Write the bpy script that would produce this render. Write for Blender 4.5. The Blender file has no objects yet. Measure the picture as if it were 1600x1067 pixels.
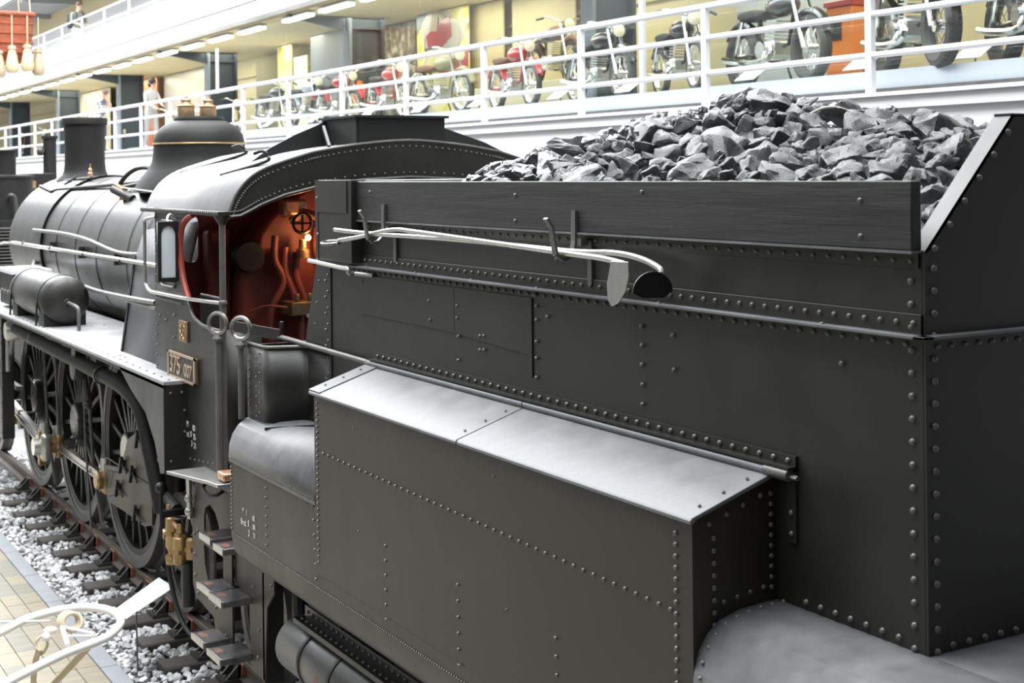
import bpy, bmesh, math, random
from mathutils import Vector, Matrix, Euler, Quaternion, noise
R = math.radians; PI = math.pi
scene = bpy.context.scene
col = scene.collection
random.seed(7)

# ---------------------------------------------------------------- camera
cam_data = bpy.data.cameras.new('camera'); cam = bpy.data.objects.new('camera', cam_data); col.objects.link(cam)
cam_data.sensor_width = 36.0; cam_data.lens = 49.995; cam_data.shift_y = (271.0 - 533.5) / 1600.0
cam_data.clip_start = 0.05; cam_data.clip_end = 400
CAM = Vector((-4.40, 0.0, 3.70))
cam.matrix_world = Matrix.Translation(CAM) @ Matrix.Rotation(-R(29.95), 4, 'Z') @ Matrix.Rotation(R(90), 4, 'X') @ Matrix.Rotation(-R(0.62), 4, 'Z')
cam_data.dof.use_dof = True; cam_data.dof.focus_distance = 6.6; cam_data.dof.aperture_fstop = 5.0
scene.camera = cam

# ---------------------------------------------------------------- world: daylight of the glazed hall roof
world = bpy.data.worlds.new('world'); scene.world = world; world.use_nodes = True
wn = world.node_tree.nodes; wn['Background'].inputs[0].default_value = (0.93, 0.97, 1.0, 1); wn['Background'].inputs[1].default_value = 1.0
sky_lamp = bpy.data.lights.new('roof_skylight', 'AREA'); sky_lamp.shape = 'RECTANGLE'; sky_lamp.size = 14; sky_lamp.size_y = 62
sky_lamp.energy = 21000; sky_lamp.color = (0.97, 0.985, 1.0)
sky_obj = bpy.data.objects.new('roof_skylight', sky_lamp); col.objects.link(sky_obj); sky_obj.location = (-1.0, 34, 15.5)
vs = scene.view_settings; vs.view_transform = 'Standard'; vs.look = 'None'; vs.exposure = 0.5; vs.gamma = 1.0; vs.use_curve_mapping = False

# ---------------------------------------------------------------- materials
MATS = {}
def mat(name, color, rough=0.5, metal=0.0, spec=0.5, var=0.0, scale=6.0, bump=0.0, bscale=40.0, rvar=0.0, emit=None, estr=0.0, stretch=None, coat=0.0, color2=None):
    m = bpy.data.materials.new(name); m.use_nodes = True; nt = m.node_tree; b = nt.nodes['Principled BSDF']
    c = (*color, 1)
    b.inputs['Base Color'].default_value = c; b.inputs['Roughness'].default_value = rough; b.inputs['Metallic'].default_value = metal
    b.inputs['Specular IOR Level'].default_value = spec; b.inputs['Coat Weight'].default_value = coat
    if emit: b.inputs['Emission Color'].default_value = (*emit, 1); b.inputs['Emission Strength'].default_value = estr
    if var or bump or rvar or color2:
        tc = nt.nodes.new('ShaderNodeTexCoord'); src = tc.outputs['Object']
        if stretch:
            mp = nt.nodes.new('ShaderNodeMapping'); mp.inputs['Scale'].default_value = stretch; nt.links.new(src, mp.inputs[0]); src = mp.outputs[0]
        n = nt.nodes.new('ShaderNodeTexNoise'); n.inputs['Scale'].default_value = scale; n.inputs['Detail'].default_value = 6; n.inputs['Roughness'].default_value = 0.62
        nt.links.new(src, n.inputs['Vector'])
        if var or color2:
            rp = nt.nodes.new('ShaderNodeValToRGB'); rp.color_ramp.elements[0].position = 0.3; rp.color_ramp.elements[1].position = 0.7
            if color2: lo, hi = color, color2
            else: lo = [max(0, x * (1 - var)) for x in color]; hi = [x * (1 + var) for x in color]
            rp.color_ramp.elements[0].color = (*lo, 1); rp.color_ramp.elements[1].color = (*hi, 1)
            nt.links.new(n.outputs['Fac'], rp.inputs[0]); nt.links.new(rp.outputs[0], b.inputs['Base Color'])
        if rvar:
            mr = nt.nodes.new('ShaderNodeMapRange'); mr.inputs[1].default_value = 0.3; mr.inputs[2].default_value = 0.7
            mr.inputs[3].default_value = max(0.03, rough - rvar); mr.inputs[4].default_value = min(1, rough + rvar)
            nt.links.new(n.outputs['Fac'], mr.inputs[0]); nt.links.new(mr.outputs[0], b.inputs['Roughness'])
        if bump:
            n2 = nt.nodes.new('ShaderNodeTexNoise'); n2.inputs['Scale'].default_value = bscale; n2.inputs['Detail'].default_value = 4
            nt.links.new(src, n2.inputs['Vector'])
            bp = nt.nodes.new('ShaderNodeBump'); bp.inputs['Strength'].default_value = bump; bp.inputs['Distance'].default_value = 0.01
            nt.links.new(n2.outputs['Fac'], bp.inputs['Height']); nt.links.new(bp.outputs[0], b.inputs['Normal'])
    MATS[name] = m; return m
mat('paint', (0.0168, 0.0162, 0.0138), 0.42, var=0.25, scale=3, rvar=0.07, bump=0.04, bscale=9)
mat('paint_dark', (0.008, 0.008, 0.008), 0.5, var=0.3, scale=4)
mat('paint_dusty_lit', (0.135, 0.137, 0.142), 0.50, var=0.28, scale=6, rvar=0.06, bump=0.03, bscale=9)  # dust on lids and tank top; painted caught light on the bunker ledges
mat('paint_worn', (0.026, 0.0228, 0.0150), 0.47, var=0.35, scale=2.2, rvar=0.08, stretch=(1, 1, .35), bump=0.03, bscale=10)
mat('boiler_paint', (0.036, 0.036, 0.034), 0.34, var=0.15, scale=3, rvar=0.05)
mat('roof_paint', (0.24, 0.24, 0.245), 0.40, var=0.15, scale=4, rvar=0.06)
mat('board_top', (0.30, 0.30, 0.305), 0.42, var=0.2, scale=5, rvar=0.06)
mat('wood_black', (0.022, 0.022, 0.021), 0.48, var=0.35, scale=5, stretch=(2, .25, 6), bump=0.16, bscale=24, rvar=0.1)
mat('steel', (0.32, 0.31, 0.295), 0.30, metal=0.9, var=0.2, scale=8, rvar=0.08)
mat('steel_bright', (0.48, 0.475, 0.45), 0.3, metal=0.8, var=0.12, scale=10)
mat('steel_grey', (0.13, 0.127, 0.12), 0.45, metal=0.4, var=0.2, scale=8)
mat('iron_dark', (0.05, 0.047, 0.044), 0.5, metal=0.3, var=0.3, scale=8)
mat('brass', (0.38, 0.26, 0.125), 0.38, metal=0.85, var=0.3, scale=12)
mat('brass_dull', (0.30, 0.21, 0.12), 0.45, metal=0.7, var=0.3, scale=14)
mat('copper', (0.62, 0.34, 0.20), 0.4, metal=0.7, var=0.3, scale=14)
mat('cab_red', (0.20, 0.045, 0.032), 0.5, var=0.3, scale=4)
mat('trim_red', (0.30, 0.045, 0.03), 0.5, var=0.15, scale=5)
mat('coal', (0.014, 0.014, 0.015), 0.34, color2=(0.13, 0.13, 0.133), scale=6, bump=0.6, bscale=30, rvar=0.14, spec=0.9)
mat('ballast', (0.42, 0.42, 0.42), 0.85, var=0.45, scale=1.2, bump=0.3, bscale=30)
mat('ballast_dark', (0.20, 0.20, 0.205), 0.85, var=0.4, scale=2)
mat('sleeper', (0.060, 0.054, 0.048), 0.7, var=0.4, scale=4, stretch=(.4, 4, 4), bump=0.5, bscale=14)
mat('rust', (0.25, 0.095, 0.055), 0.75, var=0.35, scale=12)
mat('rail_side', (0.10, 0.082, 0.068), 0.65, var=0.3, scale=8)
mat('step_top', (0.075, 0.074, 0.078), 0.33, metal=0.35, color2=(0.15, 0.14, 0.14), scale=9, rvar=0.08)
mat('step_rust', (0.17, 0.085, 0.055), 0.6, var=0.4, scale=14)
mat('white_wall', (0.66, 0.66, 0.66), 0.7, var=0.02, scale=1)
mat('white_metal', (0.64, 0.65, 0.68), 0.4)
mat('cream', (0.56, 0.49, 0.30), 0.75, var=0.04, scale=1)
mat('cream_pale', (0.60, 0.55, 0.37), 0.75, var=0.04, scale=1)
mat('cream_dark', (0.30, 0.27, 0.16), 0.75, var=0.1, scale=1)
mat('column_blue', (0.038, 0.055, 0.075), 0.5, var=0.06, scale=2)
mat('column_light', (0.20, 0.25, 0.30), 0.5)
mat('panel_grey', (0.22, 0.25, 0.29), 0.5, var=0.1, scale=.7)
mat('plinth', (0.40, 0.45, 0.49), 0.5, var=0.05, scale=.8)
mat('ceiling_grey', (0.22, 0.22, 0.22), 0.8, var=0.1, scale=1)
mat('tube_light', (1, 1, 1), 0.5, emit=(1.0, 0.97, 0.88), estr=5.0)
mat('lamp_glow', (1, .6, .3), 0.5, emit=(1.0, 0.50, 0.20), estr=22)
mat('kerb', (0.24, 0.25, 0.265), 0.7, var=0.1, scale=5)
mat('joint', (0.42, 0.40, 0.34), 0.8)
mat('hall_floor', (0.14, 0.135, 0.125), 0.6, var=0.1, scale=1)
mat('hall_wall', (0.07, 0.07, 0.065), 0.8, var=0.1, scale=.5)
mat('wicker', (0.30, 0.075, 0.03), 0.7, var=0.45, scale=5, stretch=(1, 1, 14), bump=0.7, bscale=30)
mat('sack', (0.58, 0.47, 0.28), 0.85, var=0.25, scale=7, stretch=(3, 3, .6), bump=0.3)
mat('rope', (0.52, 0.44, 0.32), 0.85, var=0.2, scale=20)
mat('sign_white', (0.93, 0.93, 0.94), 0.5)
mat('white_tube', (0.80, 0.79, 0.76), 0.35)
mat('tan_tube', (0.42, 0.34, 0.22), 0.4)
mat('paint_white', (0.62, 0.62, 0.58), 0.6)
mat('tile_a', (0.17, 0.155, 0.105), 0.5, color2=(0.27, 0.245, 0.175), scale=2.5, stretch=(.6, 5, 1), rvar=.06)
mat('tile_b', (0.13, 0.125, 0.10), 0.5, color2=(0.22, 0.21, 0.16), scale=2.2, stretch=(.6, 5, 1), rvar=.06)
mat('tile_c', (0.20, 0.16, 0.10), 0.5, color2=(0.27, 0.25, 0.19), scale=2.8, stretch=(.6, 5, 1), rvar=.06)
mat('rubber', (0.055, 0.055, 0.052), 0.7)
mat('chrome', (0.75, 0.75, 0.74), 0.16, metal=1.0)
mat('alu', (0.55, 0.55, 0.53), 0.35, metal=0.8)
mat('bike_black', (0.03, 0.03, 0.033), 0.25, coat=.5)
mat('bike_red', (0.45, 0.04, 0.04), 0.25, coat=.5)
mat('bike_olive', (0.30, 0.27, 0.15), 0.4)
mat('bike_silver', (0.50, 0.52, 0.54), 0.3, metal=.4)
mat('bike_white', (0.55, 0.53, 0.48), 0.3)
mat('bike_orange', (0.75, 0.22, 0.05), 0.3)
mat('seat_brown', (0.16, 0.075, 0.035), 0.55)
mat('seat_black', (0.025, 0.025, 0.025), 0.55)
mat('lamp_lens', (0.85, 0.82, 0.62), 0.1)
mat('skin', (0.62, 0.36, 0.26), 0.55)
mat('paint_matt', (0.012, 0.012, 0.0115), 0.6, var=0.2, scale=4, spec=0.25)
mat('rivet_paint', (0.115, 0.113, 0.105), 0.28)
mat('glass_dusty', (0.62, 0.68, 0.72), 0.15)
mat('plate_dark', (0.03, 0.022, 0.016), 0.5)
mat('plate_letter', (0.48, 0.36, 0.25), 0.45, metal=0.4)
mat('hair_dark', (0.012, 0.010, 0.010), 0.5)
mat('hair_grey', (0.16, 0.13, 0.11), 0.6)
mat('hair_brown', (0.11, 0.055, 0.03), 0.6)
mat('knit_grey', (0.40, 0.40, 0.41), 0.85, var=.08)
mat('trouser_grey', (0.30, 0.30, 0.31), 0.85)
mat('trouser_black', (0.02, 0.02, 0.022), 0.85)
mat('denim', (0.03, 0.05, 0.11), 0.85)
mat('shirt_olive', (0.20, 0.22, 0.19), 0.85)
mat('bag_black', (0.02, 0.022, 0.022), 0.7)
mat('shoe_white', (0.75, 0.75, 0.75), 0.6)

def mat_plaid():
    m = bpy.data.materials.new('plaid'); m.use_nodes = True; nt = m.node_tree; b = nt.nodes['Principled BSDF']
    tc = nt.nodes.new('ShaderNodeTexCoord'); out = []
    for d in ('X', 'Z'):
        w = nt.nodes.new('ShaderNodeTexWave'); w.bands_direction = d; w.inputs['Scale'].default_value = 5.0; nt.links.new(tc.outputs['Object'], w.inputs[0]); out.append(w)
    mx = nt.nodes.new('ShaderNodeMath'); mx.operation = 'MULTIPLY'; nt.links.new(out[0].outputs['Fac'], mx.inputs[0]); nt.links.new(out[1].outputs['Fac'], mx.inputs[1])
    rp = nt.nodes.new('ShaderNodeValToRGB'); rp.color_ramp.elements[0].color = (0.10, 0.11, 0.17, 1); rp.color_ramp.elements[1].color = (0.80, 0.80, 0.82, 1); rp.color_ramp.elements[1].position = .45
    nt.links.new(mx.outputs[0], rp.inputs[0]); nt.links.new(rp.outputs[0], b.inputs['Base Color']); b.inputs['Roughness'].default_value = .85
    MATS['plaid'] = m
mat_plaid()
def mat_glass(name, tint, refl):
    m = bpy.data.materials.new(name); m.use_nodes = True; nt = m.node_tree
    for n in list(nt.nodes): nt.nodes.remove(n)
    o = nt.nodes.new('ShaderNodeOutputMaterial'); t = nt.nodes.new('ShaderNodeBsdfTransparent'); g = nt.nodes.new('ShaderNodeBsdfGlossy'); mx = nt.nodes.new('ShaderNodeMixShader')
    t.inputs[0].default_value = (*tint, 1); g.inputs['Roughness'].default_value = 0.03; mx.inputs[0].default_value = refl
    nt.links.new(t.outputs[0], mx.inputs[1]); nt.links.new(g.outputs[0], mx.inputs[2]); nt.links.new(mx.outputs[0], o.inputs[0]); MATS[name] = m
mat_glass('glass', (.96, .98, .97), 0.05); mat_glass('glass_cab', (.50, .55, .57), 0.22)

def mat_poster(name, stops, scale, bg, dist=4):
    # flat print: blurred colour fields
    m = bpy.data.materials.new(name); m.use_nodes = True; nt = m.node_tree; b = nt.nodes['Principled BSDF']; b.inputs['Roughness'].default_value = .5
    tc = nt.nodes.new('ShaderNodeTexCoord'); n = nt.nodes.new('ShaderNodeTexNoise'); n.inputs['Scale'].default_value = scale; n.inputs['Detail'].default_value = dist
    nt.links.new(tc.outputs['Object'], n.inputs['Vector']); rp = nt.nodes.new('ShaderNodeValToRGB'); e = rp.color_ramp.elements
    e[0].position = stops[0][0]; e[0].color = (*stops[0][1], 1); e[1].position = stops[-1][0]; e[1].color = (*stops[-1][1], 1)
    for p, c in stops[1:-1]: q = e.new(p); q.color = (*c, 1)
    nt.links.new(n.outputs['Fac'], rp.inputs[0]); nt.links.new(rp.outputs[0], b.inputs['Base Color']); MATS[name] = m
mat_poster('print_yellow', [(.3, (.55, .50, .12)), (.45, (.80, .74, .24)), (.6, (.80, .78, .60)), (.7, (.40, .36, .2))], 2.4, None)
mat_poster('print_photo', [(.3, (.05, .05, .04)), (.5, (.16, .15, .12)), (.62, (.45, .42, .36))], 3.5, None, 8)
mat_poster('print_cream', [(.3, (.45, .40, .28)), (.48, (.78, .74, .58)), (.7, (.82, .80, .70))], 2.6, None)

# ---------------------------------------------------------------- mesh building
class MB:
    def __init__(s): s.v = []; s.f = []; s.mi = []; s.cur = 0
    def add(s, vs, fs):
        o = len(s.v); s.v += [tuple(p) for p in vs]; s.f += [tuple(i + o for i in f) for f in fs]; s.mi += [s.cur] * len(fs); return s
    def box(s, lo, hi):
        (a, b, c), (d, e, f) = lo, hi
        return s.add([(a,b,c),(d,b,c),(d,e,c),(a,e,c),(a,b,f),(d,b,f),(d,e,f),(a,e,f)], [(0,3,2,1),(4,5,6,7),(0,1,5,4),(1,2,6,5),(2,3,7,6),(3,0,4,7)])
    def obox(s, c, size, rot):
        x, y, z = (q / 2 for q in size); M = rot if isinstance(rot, Matrix) else Euler(rot).to_matrix(); c = Vector(c)
        vs = [c + M @ Vector(p) for p in ((-x,-y,-z),(x,-y,-z),(x,y,-z),(-x,y,-z),(-x,-y,z),(x,-y,z),(x,y,z),(-x,y,z))]
        return s.add(vs, [(0,3,2,1),(4,5,6,7),(0,1,5,4),(1,2,6,5),(2,3,7,6),(3,0,4,7)])
    def bar(s, p, q, w, h, up=(0,0,1)):     # box beam from p to q
        p, q = Vector(p), Vector(q); d = (q - p); L = d.length; d.normalize(); upv = Vector(up)
        sx = d.cross(upv)
        if sx.length < 1e-4: sx = d.cross(Vector((1, 0, 0)))
        sx.normalize(); sz = sx.cross(d); M = Matrix((sx, d, sz)).transposed()
        return s.obox((p + q) / 2, (w, L, h), M)
    def tube(s, pts, r, seg=10, closed=False, cap=True):
        P = [Vector(p) for p in pts]; n = len(P); rr = r if isinstance(r, (list, tuple)) else [r] * n
        T = []
        for i in range(n):
            a = P[(i - 1) % n] if (closed or i > 0) else P[i]; b = P[(i + 1) % n] if (closed or i < n - 1) else P[i]
            t = (b - a); T.append(t.normalized() if t.length > 1e-9 else Vector((0, 0, 1)))
        N = T[0].orthogonal().normalized(); vs = []
        for i in range(n):
            if i: N = (N - T[i] * N.dot(T[i])).normalized()
            B = T[i].cross(N)
            for k in range(seg):
                a = 2 * PI * k / seg; vs.append(P[i] + (N * math.cos(a) + B * math.sin(a)) * rr[i])
        fs = []
        for i in range(n if closed else n - 1):
            j = (i + 1) % n
            for k in range(seg):
                l = (k + 1) % seg; fs.append((i*seg+k, i*seg+l, j*seg+l, j*seg+k))
        if cap and not closed: fs.append(tuple(range(seg))[::-1]); fs.append(tuple((n-1)*seg+k for k in range(seg)))
        return s.add(vs, fs)
    def lathe(s, prof, o=(0,0,0), axis='Z', seg=32, a0=0, a1=2*PI, cap=False):
        # prof: (radius, height) pairs around an axis through o
        o = Vector(o); full = abs(a1 - a0 - 2*PI) < 1e-6; m = seg if full else seg + 1; vs = []
        for r, h in prof:
            for k in range(m):
                a = a0 + (a1 - a0) * k / seg; c, d = r * math.cos(a), r * math.sin(a)
                vs.append(o + (Vector((c, d, h)) if axis == 'Z' else Vector((d, h, c)) if axis == 'Y' else Vector((h, c, d))))
        fs = []
        for i in range(len(prof) - 1):
            for k in range(seg):
                l = (k + 1) % m; fs.append((i*m+k, i*m+l, (i+1)*m+l, (i+1)*m+k))
        if cap and full: fs.append(tuple(range(m))[::-1]); fs.append(tuple((len(prof)-1)*m+k for k in range(m)))
        return s.add(vs, fs)
    def prism(s, poly, lo, hi, axis='X'):   # poly in the plane across the axis
        n = len(poly); f = {'X': lambda a, b, h: (h, a, b), 'Y': lambda a, b, h: (a, h, b), 'Z': lambda a, b, h: (a, b, h)}[axis]
        vs = [f(a, b, lo) for a, b in poly] + [f(a, b, hi) for a, b in poly]
        fs = [tuple(range(n))[::-1], tuple(range(n, 2*n))] + [(i, (i+1) % n, n + (i+1) % n, n + i) for i in range(n)]
        return s.add(vs, fs)
    def sheet(s, A, B):                     # quad strip between two point rows
        n = len(A); return s.add(list(A) + list(B), [(i, i+1, n+i+1, n+i) for i in range(n-1)])
    def dome(s, c, nrm, r, h=None, seg=8):
        h = h or r * .75; c = Vector(c); n = Vector(nrm).normalized(); u = n.orthogonal().normalized(); w = n.cross(u); vs = []
        for (rr, hh) in ((1, 0), (.82, .62), (.42, .93)):
            for k in range(seg):
                a = 2*PI*k/seg; vs.append(c + (u*math.cos(a) + w*math.sin(a))*r*rr + n*h*hh)
        vs.append(c + n*h); t = len(vs) - 1; fs = []
        for i in range(2):
            for k in range(seg): l = (k+1) % seg; fs.append((i*seg+k, i*seg+l, (i+1)*seg+l, (i+1)*seg+k))
        for k in range(seg): fs.append((2*seg+k, 2*seg+(k+1) % seg, t))
        return s.add(vs, fs)
    def ball(s, c, r, seg=12, rings=8, sc=(1,1,1)):
        vs = []; c = Vector(c)
        for i in range(1, rings):
            t = PI*i/rings
            for k in range(seg): a = 2*PI*k/seg; vs.append(c + Vector((r*sc[0]*math.sin(t)*math.cos(a), r*sc[1]*math.sin(t)*math.sin(a), r*sc[2]*math.cos(t))))
        vs += [c + Vector((0,0,r*sc[2])), c - Vector((0,0,r*sc[2]))]; T = len(vs)-2; fs = []
        for i in range(rings-2):
            for k in range(seg): l = (k+1) % seg; fs.append((i*seg+k, (i+1)*seg+k, (i+1)*seg+l, i*seg+l))
        for k in range(seg): l = (k+1) % seg; fs.append((T, k, l)); fs.append((T+1, (rings-2)*seg+l, (rings-2)*seg+k))
        return s.add(vs, fs)
    def mesh(s, name, mats, smooth=35):
        me = bpy.data.meshes.new(name); me.from_pydata(s.v, [], s.f)
        ms = [mats] if isinstance(mats, str) else mats
        for m in ms: me.materials.append(MATS[m])
        if len(ms) > 1: me.polygons.foreach_set('material_index', s.mi)
        bm = bmesh.new(); bm.from_mesh(me); bmesh.ops.recalc_face_normals(bm, faces=bm.faces); bm.to_mesh(me); bm.free()
        if smooth: me.shade_smooth(); me.set_sharp_from_angle(angle=R(smooth))
        me.update(); return me
    def build(s, name, mats, parent=None, smooth=35, bevel=0, kind=None):
        o = bpy.data.objects.new(name, s.mesh(name, mats, smooth)); col.objects.link(o)
        if parent: attach(o, parent)
        if bevel:
            b = o.modifiers.new('bevel', 'BEVEL'); b.width = bevel; b.segments = 2; b.limit_method = 'ANGLE'; b.angle_limit = R(40)
        if kind: o['kind'] = kind
        return o
ROOTLOC = {}
def wloc(o):
    return ROOTLOC.get(o.name, Vector((0, 0, 0)))
def attach(o, parent):                      # geometry is written in world coordinates; undo the root's offset
    o.parent = parent
    off = wloc(parent)
    if off.length: o.data.transform(Matrix.Translation(-off)) if (o.data and o.data.users == 1) else None
    ROOTLOC[o.name] = off
def thing(name, label, cat, loc=(0,0,0), group=None):
    o = bpy.data.objects.new(name, None); col.objects.link(o); o.location = loc; o.empty_display_size = .1
    ROOTLOC[o.name] = Vector(loc); return tag(o, label, cat, group)
def tag(o, label, cat, group=None):
    o['label'] = label; o['category'] = cat
    if group: o['group'] = group
    return o
def struct(o): o['kind'] = 'structure'; return o
def recentre(o):                            # put a one-mesh thing's origin at its base
    vs = [v.co for v in o.data.vertices]; c = Vector((sum(v.x for v in vs)/len(vs), sum(v.y for v in vs)/len(vs), min(v.z for v in vs)))
    o.data.transform(Matrix.Translation(-c)); o.location = c; return o
def arc(c, r, a0, a1, n, plane='XZ'):
    out = []
    for i in range(n + 1):
        a = a0 + (a1 - a0) * i / n; x, y = r*math.cos(a), r*math.sin(a)
        out.append((c[0]+x, c[1], c[2]+y) if plane == 'XZ' else (c[0], c[1]+x, c[2]+y) if plane == 'YZ' else (c[0]+x, c[1]+y, c[2]))
    return out
def smooth_path(pts, n=6):                  # Catmull-Rom
    P = [Vector(p) for p in pts]; out = []
    for i in range(len(P)-1):
        p0, p1, p2, p3 = P[max(i-1,0)], P[i], P[i+1], P[min(i+2, len(P)-1)]
        for k in range(n):
            t = k/n; out.append(.5*((2*p1)+(-p0+p2)*t+(2*p0-5*p1+4*p2-p3)*t*t+(-p0+3*p1-3*p2+p3)*t**3))
    out.append(P[-1]); return out
def text_mesh(name, body, size, m, matrix, parent=None, extrude=.004, align='CENTER', spacing=1.0):
    cu = bpy.data.curves.new(name, 'FONT'); cu.body = body; cu.size = size; cu.extrude = extrude; cu.align_x = align; cu.align_y = 'CENTER'; cu.space_character = spacing; cu.resolution_u = 3
    t = bpy.data.objects.new('tmp_text', cu); col.objects.link(t); dg = bpy.context.evaluated_depsgraph_get(); me = bpy.data.meshes.new_from_object(t.evaluated_get(dg))
    bpy.data.objects.remove(t); me.materials.clear(); me.materials.append(MATS[m]); me.transform(matrix); me.name = name
    o = bpy.data.objects.new(name, me); col.objects.link(o)
    if parent: attach(o, parent)
    return o
# text facing -X (reads along -Y): local x -> -Y, local y -> Z, local z -> -X
def face_negx(x, y, z): return Matrix(((0,0,-1,x),(-1,0,0,y),(0,1,0,z),(0,0,0,1)))
# ================================================================ measured points: where a sight line of the survey camera meets a known plane
_fw = Vector((math.sin(R(29.95)), math.cos(R(29.95)), 0)); _rt = Vector((math.cos(R(29.95)), -math.sin(R(29.95)), 0)); _up = Vector((0, 0, 1))
def _ray(u, v):
    x, y = (u-800)/2222, (271-v)/2222; c, s = math.cos(R(.62)), math.sin(R(.62)); return _fw + (c*x+s*y)*_rt + (-s*x+c*y)*_up
def hX(u, v, X): r = _ray(u, v); return CAM + r*((X-CAM.x)/r.x)
def hY(u, v, Y): r = _ray(u, v); return CAM + r*((Y-CAM.y)/r.y)
def hZ(u, v, Z): r = _ray(u, v); return CAM + r*((Z-CAM.z)/r.z)

# ================================================================ the hall
def slab(name, lo, hi, m, kind=True, parent=None, bevel=0):
    o = MB().box(lo, hi).build(name, m, parent, bevel=bevel)
    if kind and not parent: struct(o)
    return o
floor = slab('floor', (-3.24, -12, -.5), (-1.66, 75, -.172), 'joint')
slab('floor_hall', (-14, -12, -.5), (-3.24, 75, -.162), 'hall_floor')
slab('floor_track_bed', (-1.55, -12, -.5), (5.5, 75, -.30), 'ballast_dark')
tile_meshes = []
for mname in ('tile_a', 'tile_b', 'tile_c'):
    t = MB().box((-.079, -.1655, 0), (.079, .1655, .014)).mesh('paving_tile', mname, 0); tile_meshes.append(t)
rt = random.Random(3)
for i in range(9):
    for j in range(31):
        o = bpy.data.objects.new('paving_tile', rt.choice(tile_meshes)); col.objects.link(o); o.parent = floor
        o.location = (-1.742 - i*.165, 8.6 + j*.332, -.175 + rt.uniform(0, .003))
kerb = struct(slab('trim_1', (-1.635, -12, -.48), (-1.52, 75, -.19), 'kerb'))
for j in range(12):
    MB().box((-1.652, 7.35 + j*1.0 + .004, -.3), (-1.51, 8.35 + j*1.0 - .004, -.158)).build('kerb_stone', 'kerb', kerb, bevel=.006)
slab('wall_back', (5.52, -12, -.5), (5.9, 75, 4.30), 'white_wall')
slab('wall_camera_side', (-14.3, -12, -.5), (-14, 75, 9.0), 'hall_wall')
slab('wall_near', (-14.3, -12.3, -.5), (9.4, -12, 10.5), 'ceiling_grey')
slab('light_block_ceiling', (-14.3, -12.3, 6.9), (5.5, 1.2, 7.3), 'ceiling_grey')  # unseen slab added to keep roof light off the near end
slab('floor_near', (-14, -12, 1.9), (-3.2, 1.4, 2.1), 'hall_floor')
slab('wall_far', (-14.3, 75, -.5), (14, 75.3, 14), 'white_wall')
# ---- galleries
slab('floor_gallery', (5.45, -12, 4.28), (9.4, 75, 4.425), 'white_wall')
slab('trim_2', (5.40, -12, 4.40), (5.54, 75, 4.436), 'white_metal')
slab('wall_gallery', (8.6, -12, 4.43), (8.8, 75, 7.0), 'cream_pale')
slab('floor_upper', (5.45, -12, 6.92), (9.4, 75, 7.27), 'white_wall')
slab('trim_3', (5.42, -12, 7.25), (5.50, 75, 7.30), 'white_metal')
slab('ceiling_gallery', (5.75, -12, 6.86), (9.4, 75, 6.92), 'cream')
slab('wall_upper', (7.6, -12, 7.27), (7.8, 75, 9.35), 'white_wall')
slab('wall_upper_band', (7.55, -12, 9.35), (7.8, 75, 10.0), 'cream')
slab('ceiling_upper', (5.5, -12, 9.98), (9.4, 75, 10.1), 'ceiling_grey')
slab('floor_top', (5.45, -12, 10.05), (9.4, 75, 10.5), 'white_wall')
for j in range(9):
    slab('trim_%d' % (20 + j), (5.5, 26 + j*5, 9.80), (7.6, 26.18 + j*5, 9.98), 'ceiling_grey')
# transom strip and door heads on the gallery wall
slab('trim_4', (8.52, -12, 6.35), (8.6, 75, 6.42), 'cream')
plinth = slab('trim_5', (5.80, -12, 4.425), (8.6, 29.6, 4.68), 'plinth')
slab('trim_6', (5.785, -12, 4.425), (5.80, 29.6, 4.50), 'steel_grey')
slab('trim_7', (7.2, 29.6, 4.425), (8.6, 75, 4.60), 'plinth')
# columns with bracket beams
colY = [17.45, 26.26, 35.2, 43.9, 52.3, 61.0, 69.7, 8.6]
for k, y in enumerate(colY):
    c = bpy.data.objects.new('trim_%d' % (40 + k), None); col.objects.link(c); c.location = (7.3, y, 4.43); c.empty_display_size = .1; struct(c); ROOTLOC[c.name] = Vector((7.3, y, 4.43))
    MB().box((7.0, y-.012, 4.43), (7.65, y+.012, 6.86)).build('web', 'column_blue', c)
    MB().box((6.94, y-.16, 4.43), (7.0, y+.16, 6.92)).build('flange', 'column_light', c)
    MB().box((7.65, y-.16, 4.43), (7.71, y+.16, 6.86)).build('flange', 'column_blue', c)
    MB().prism([(6.94, 6.86), (5.7, 6.86), (5.7, 6.81), (6.94, 6.58)], y-.06, y+.06, 'Y').build('bracket', 'column_blue', c)
    MB().box((7.0, y-.10, 6.62), (7.65, y+.10, 6.66)).build('stiffener', 'column_blue', c)
# ---- vitrine glass in front of the motorcycles
n = 0; gl = [2.5, 5.5, 8.5, 11.5, 14.5, 17.6, 20.7, 23.8, 26.7, 29.6]
for a, b in zip(gl, gl[1:]):
    n += 1
    w = struct(MB().box((5.845, a + .006, 4.68), (5.853, b - .006, 6.86)).build('window_%d' % n, 'glass'))
    if a == 14.5: MB().box((5.82, a - .035, 4.68), (5.88, a + .035, 6.86)).build('mullion', 'white_metal', w)
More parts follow.
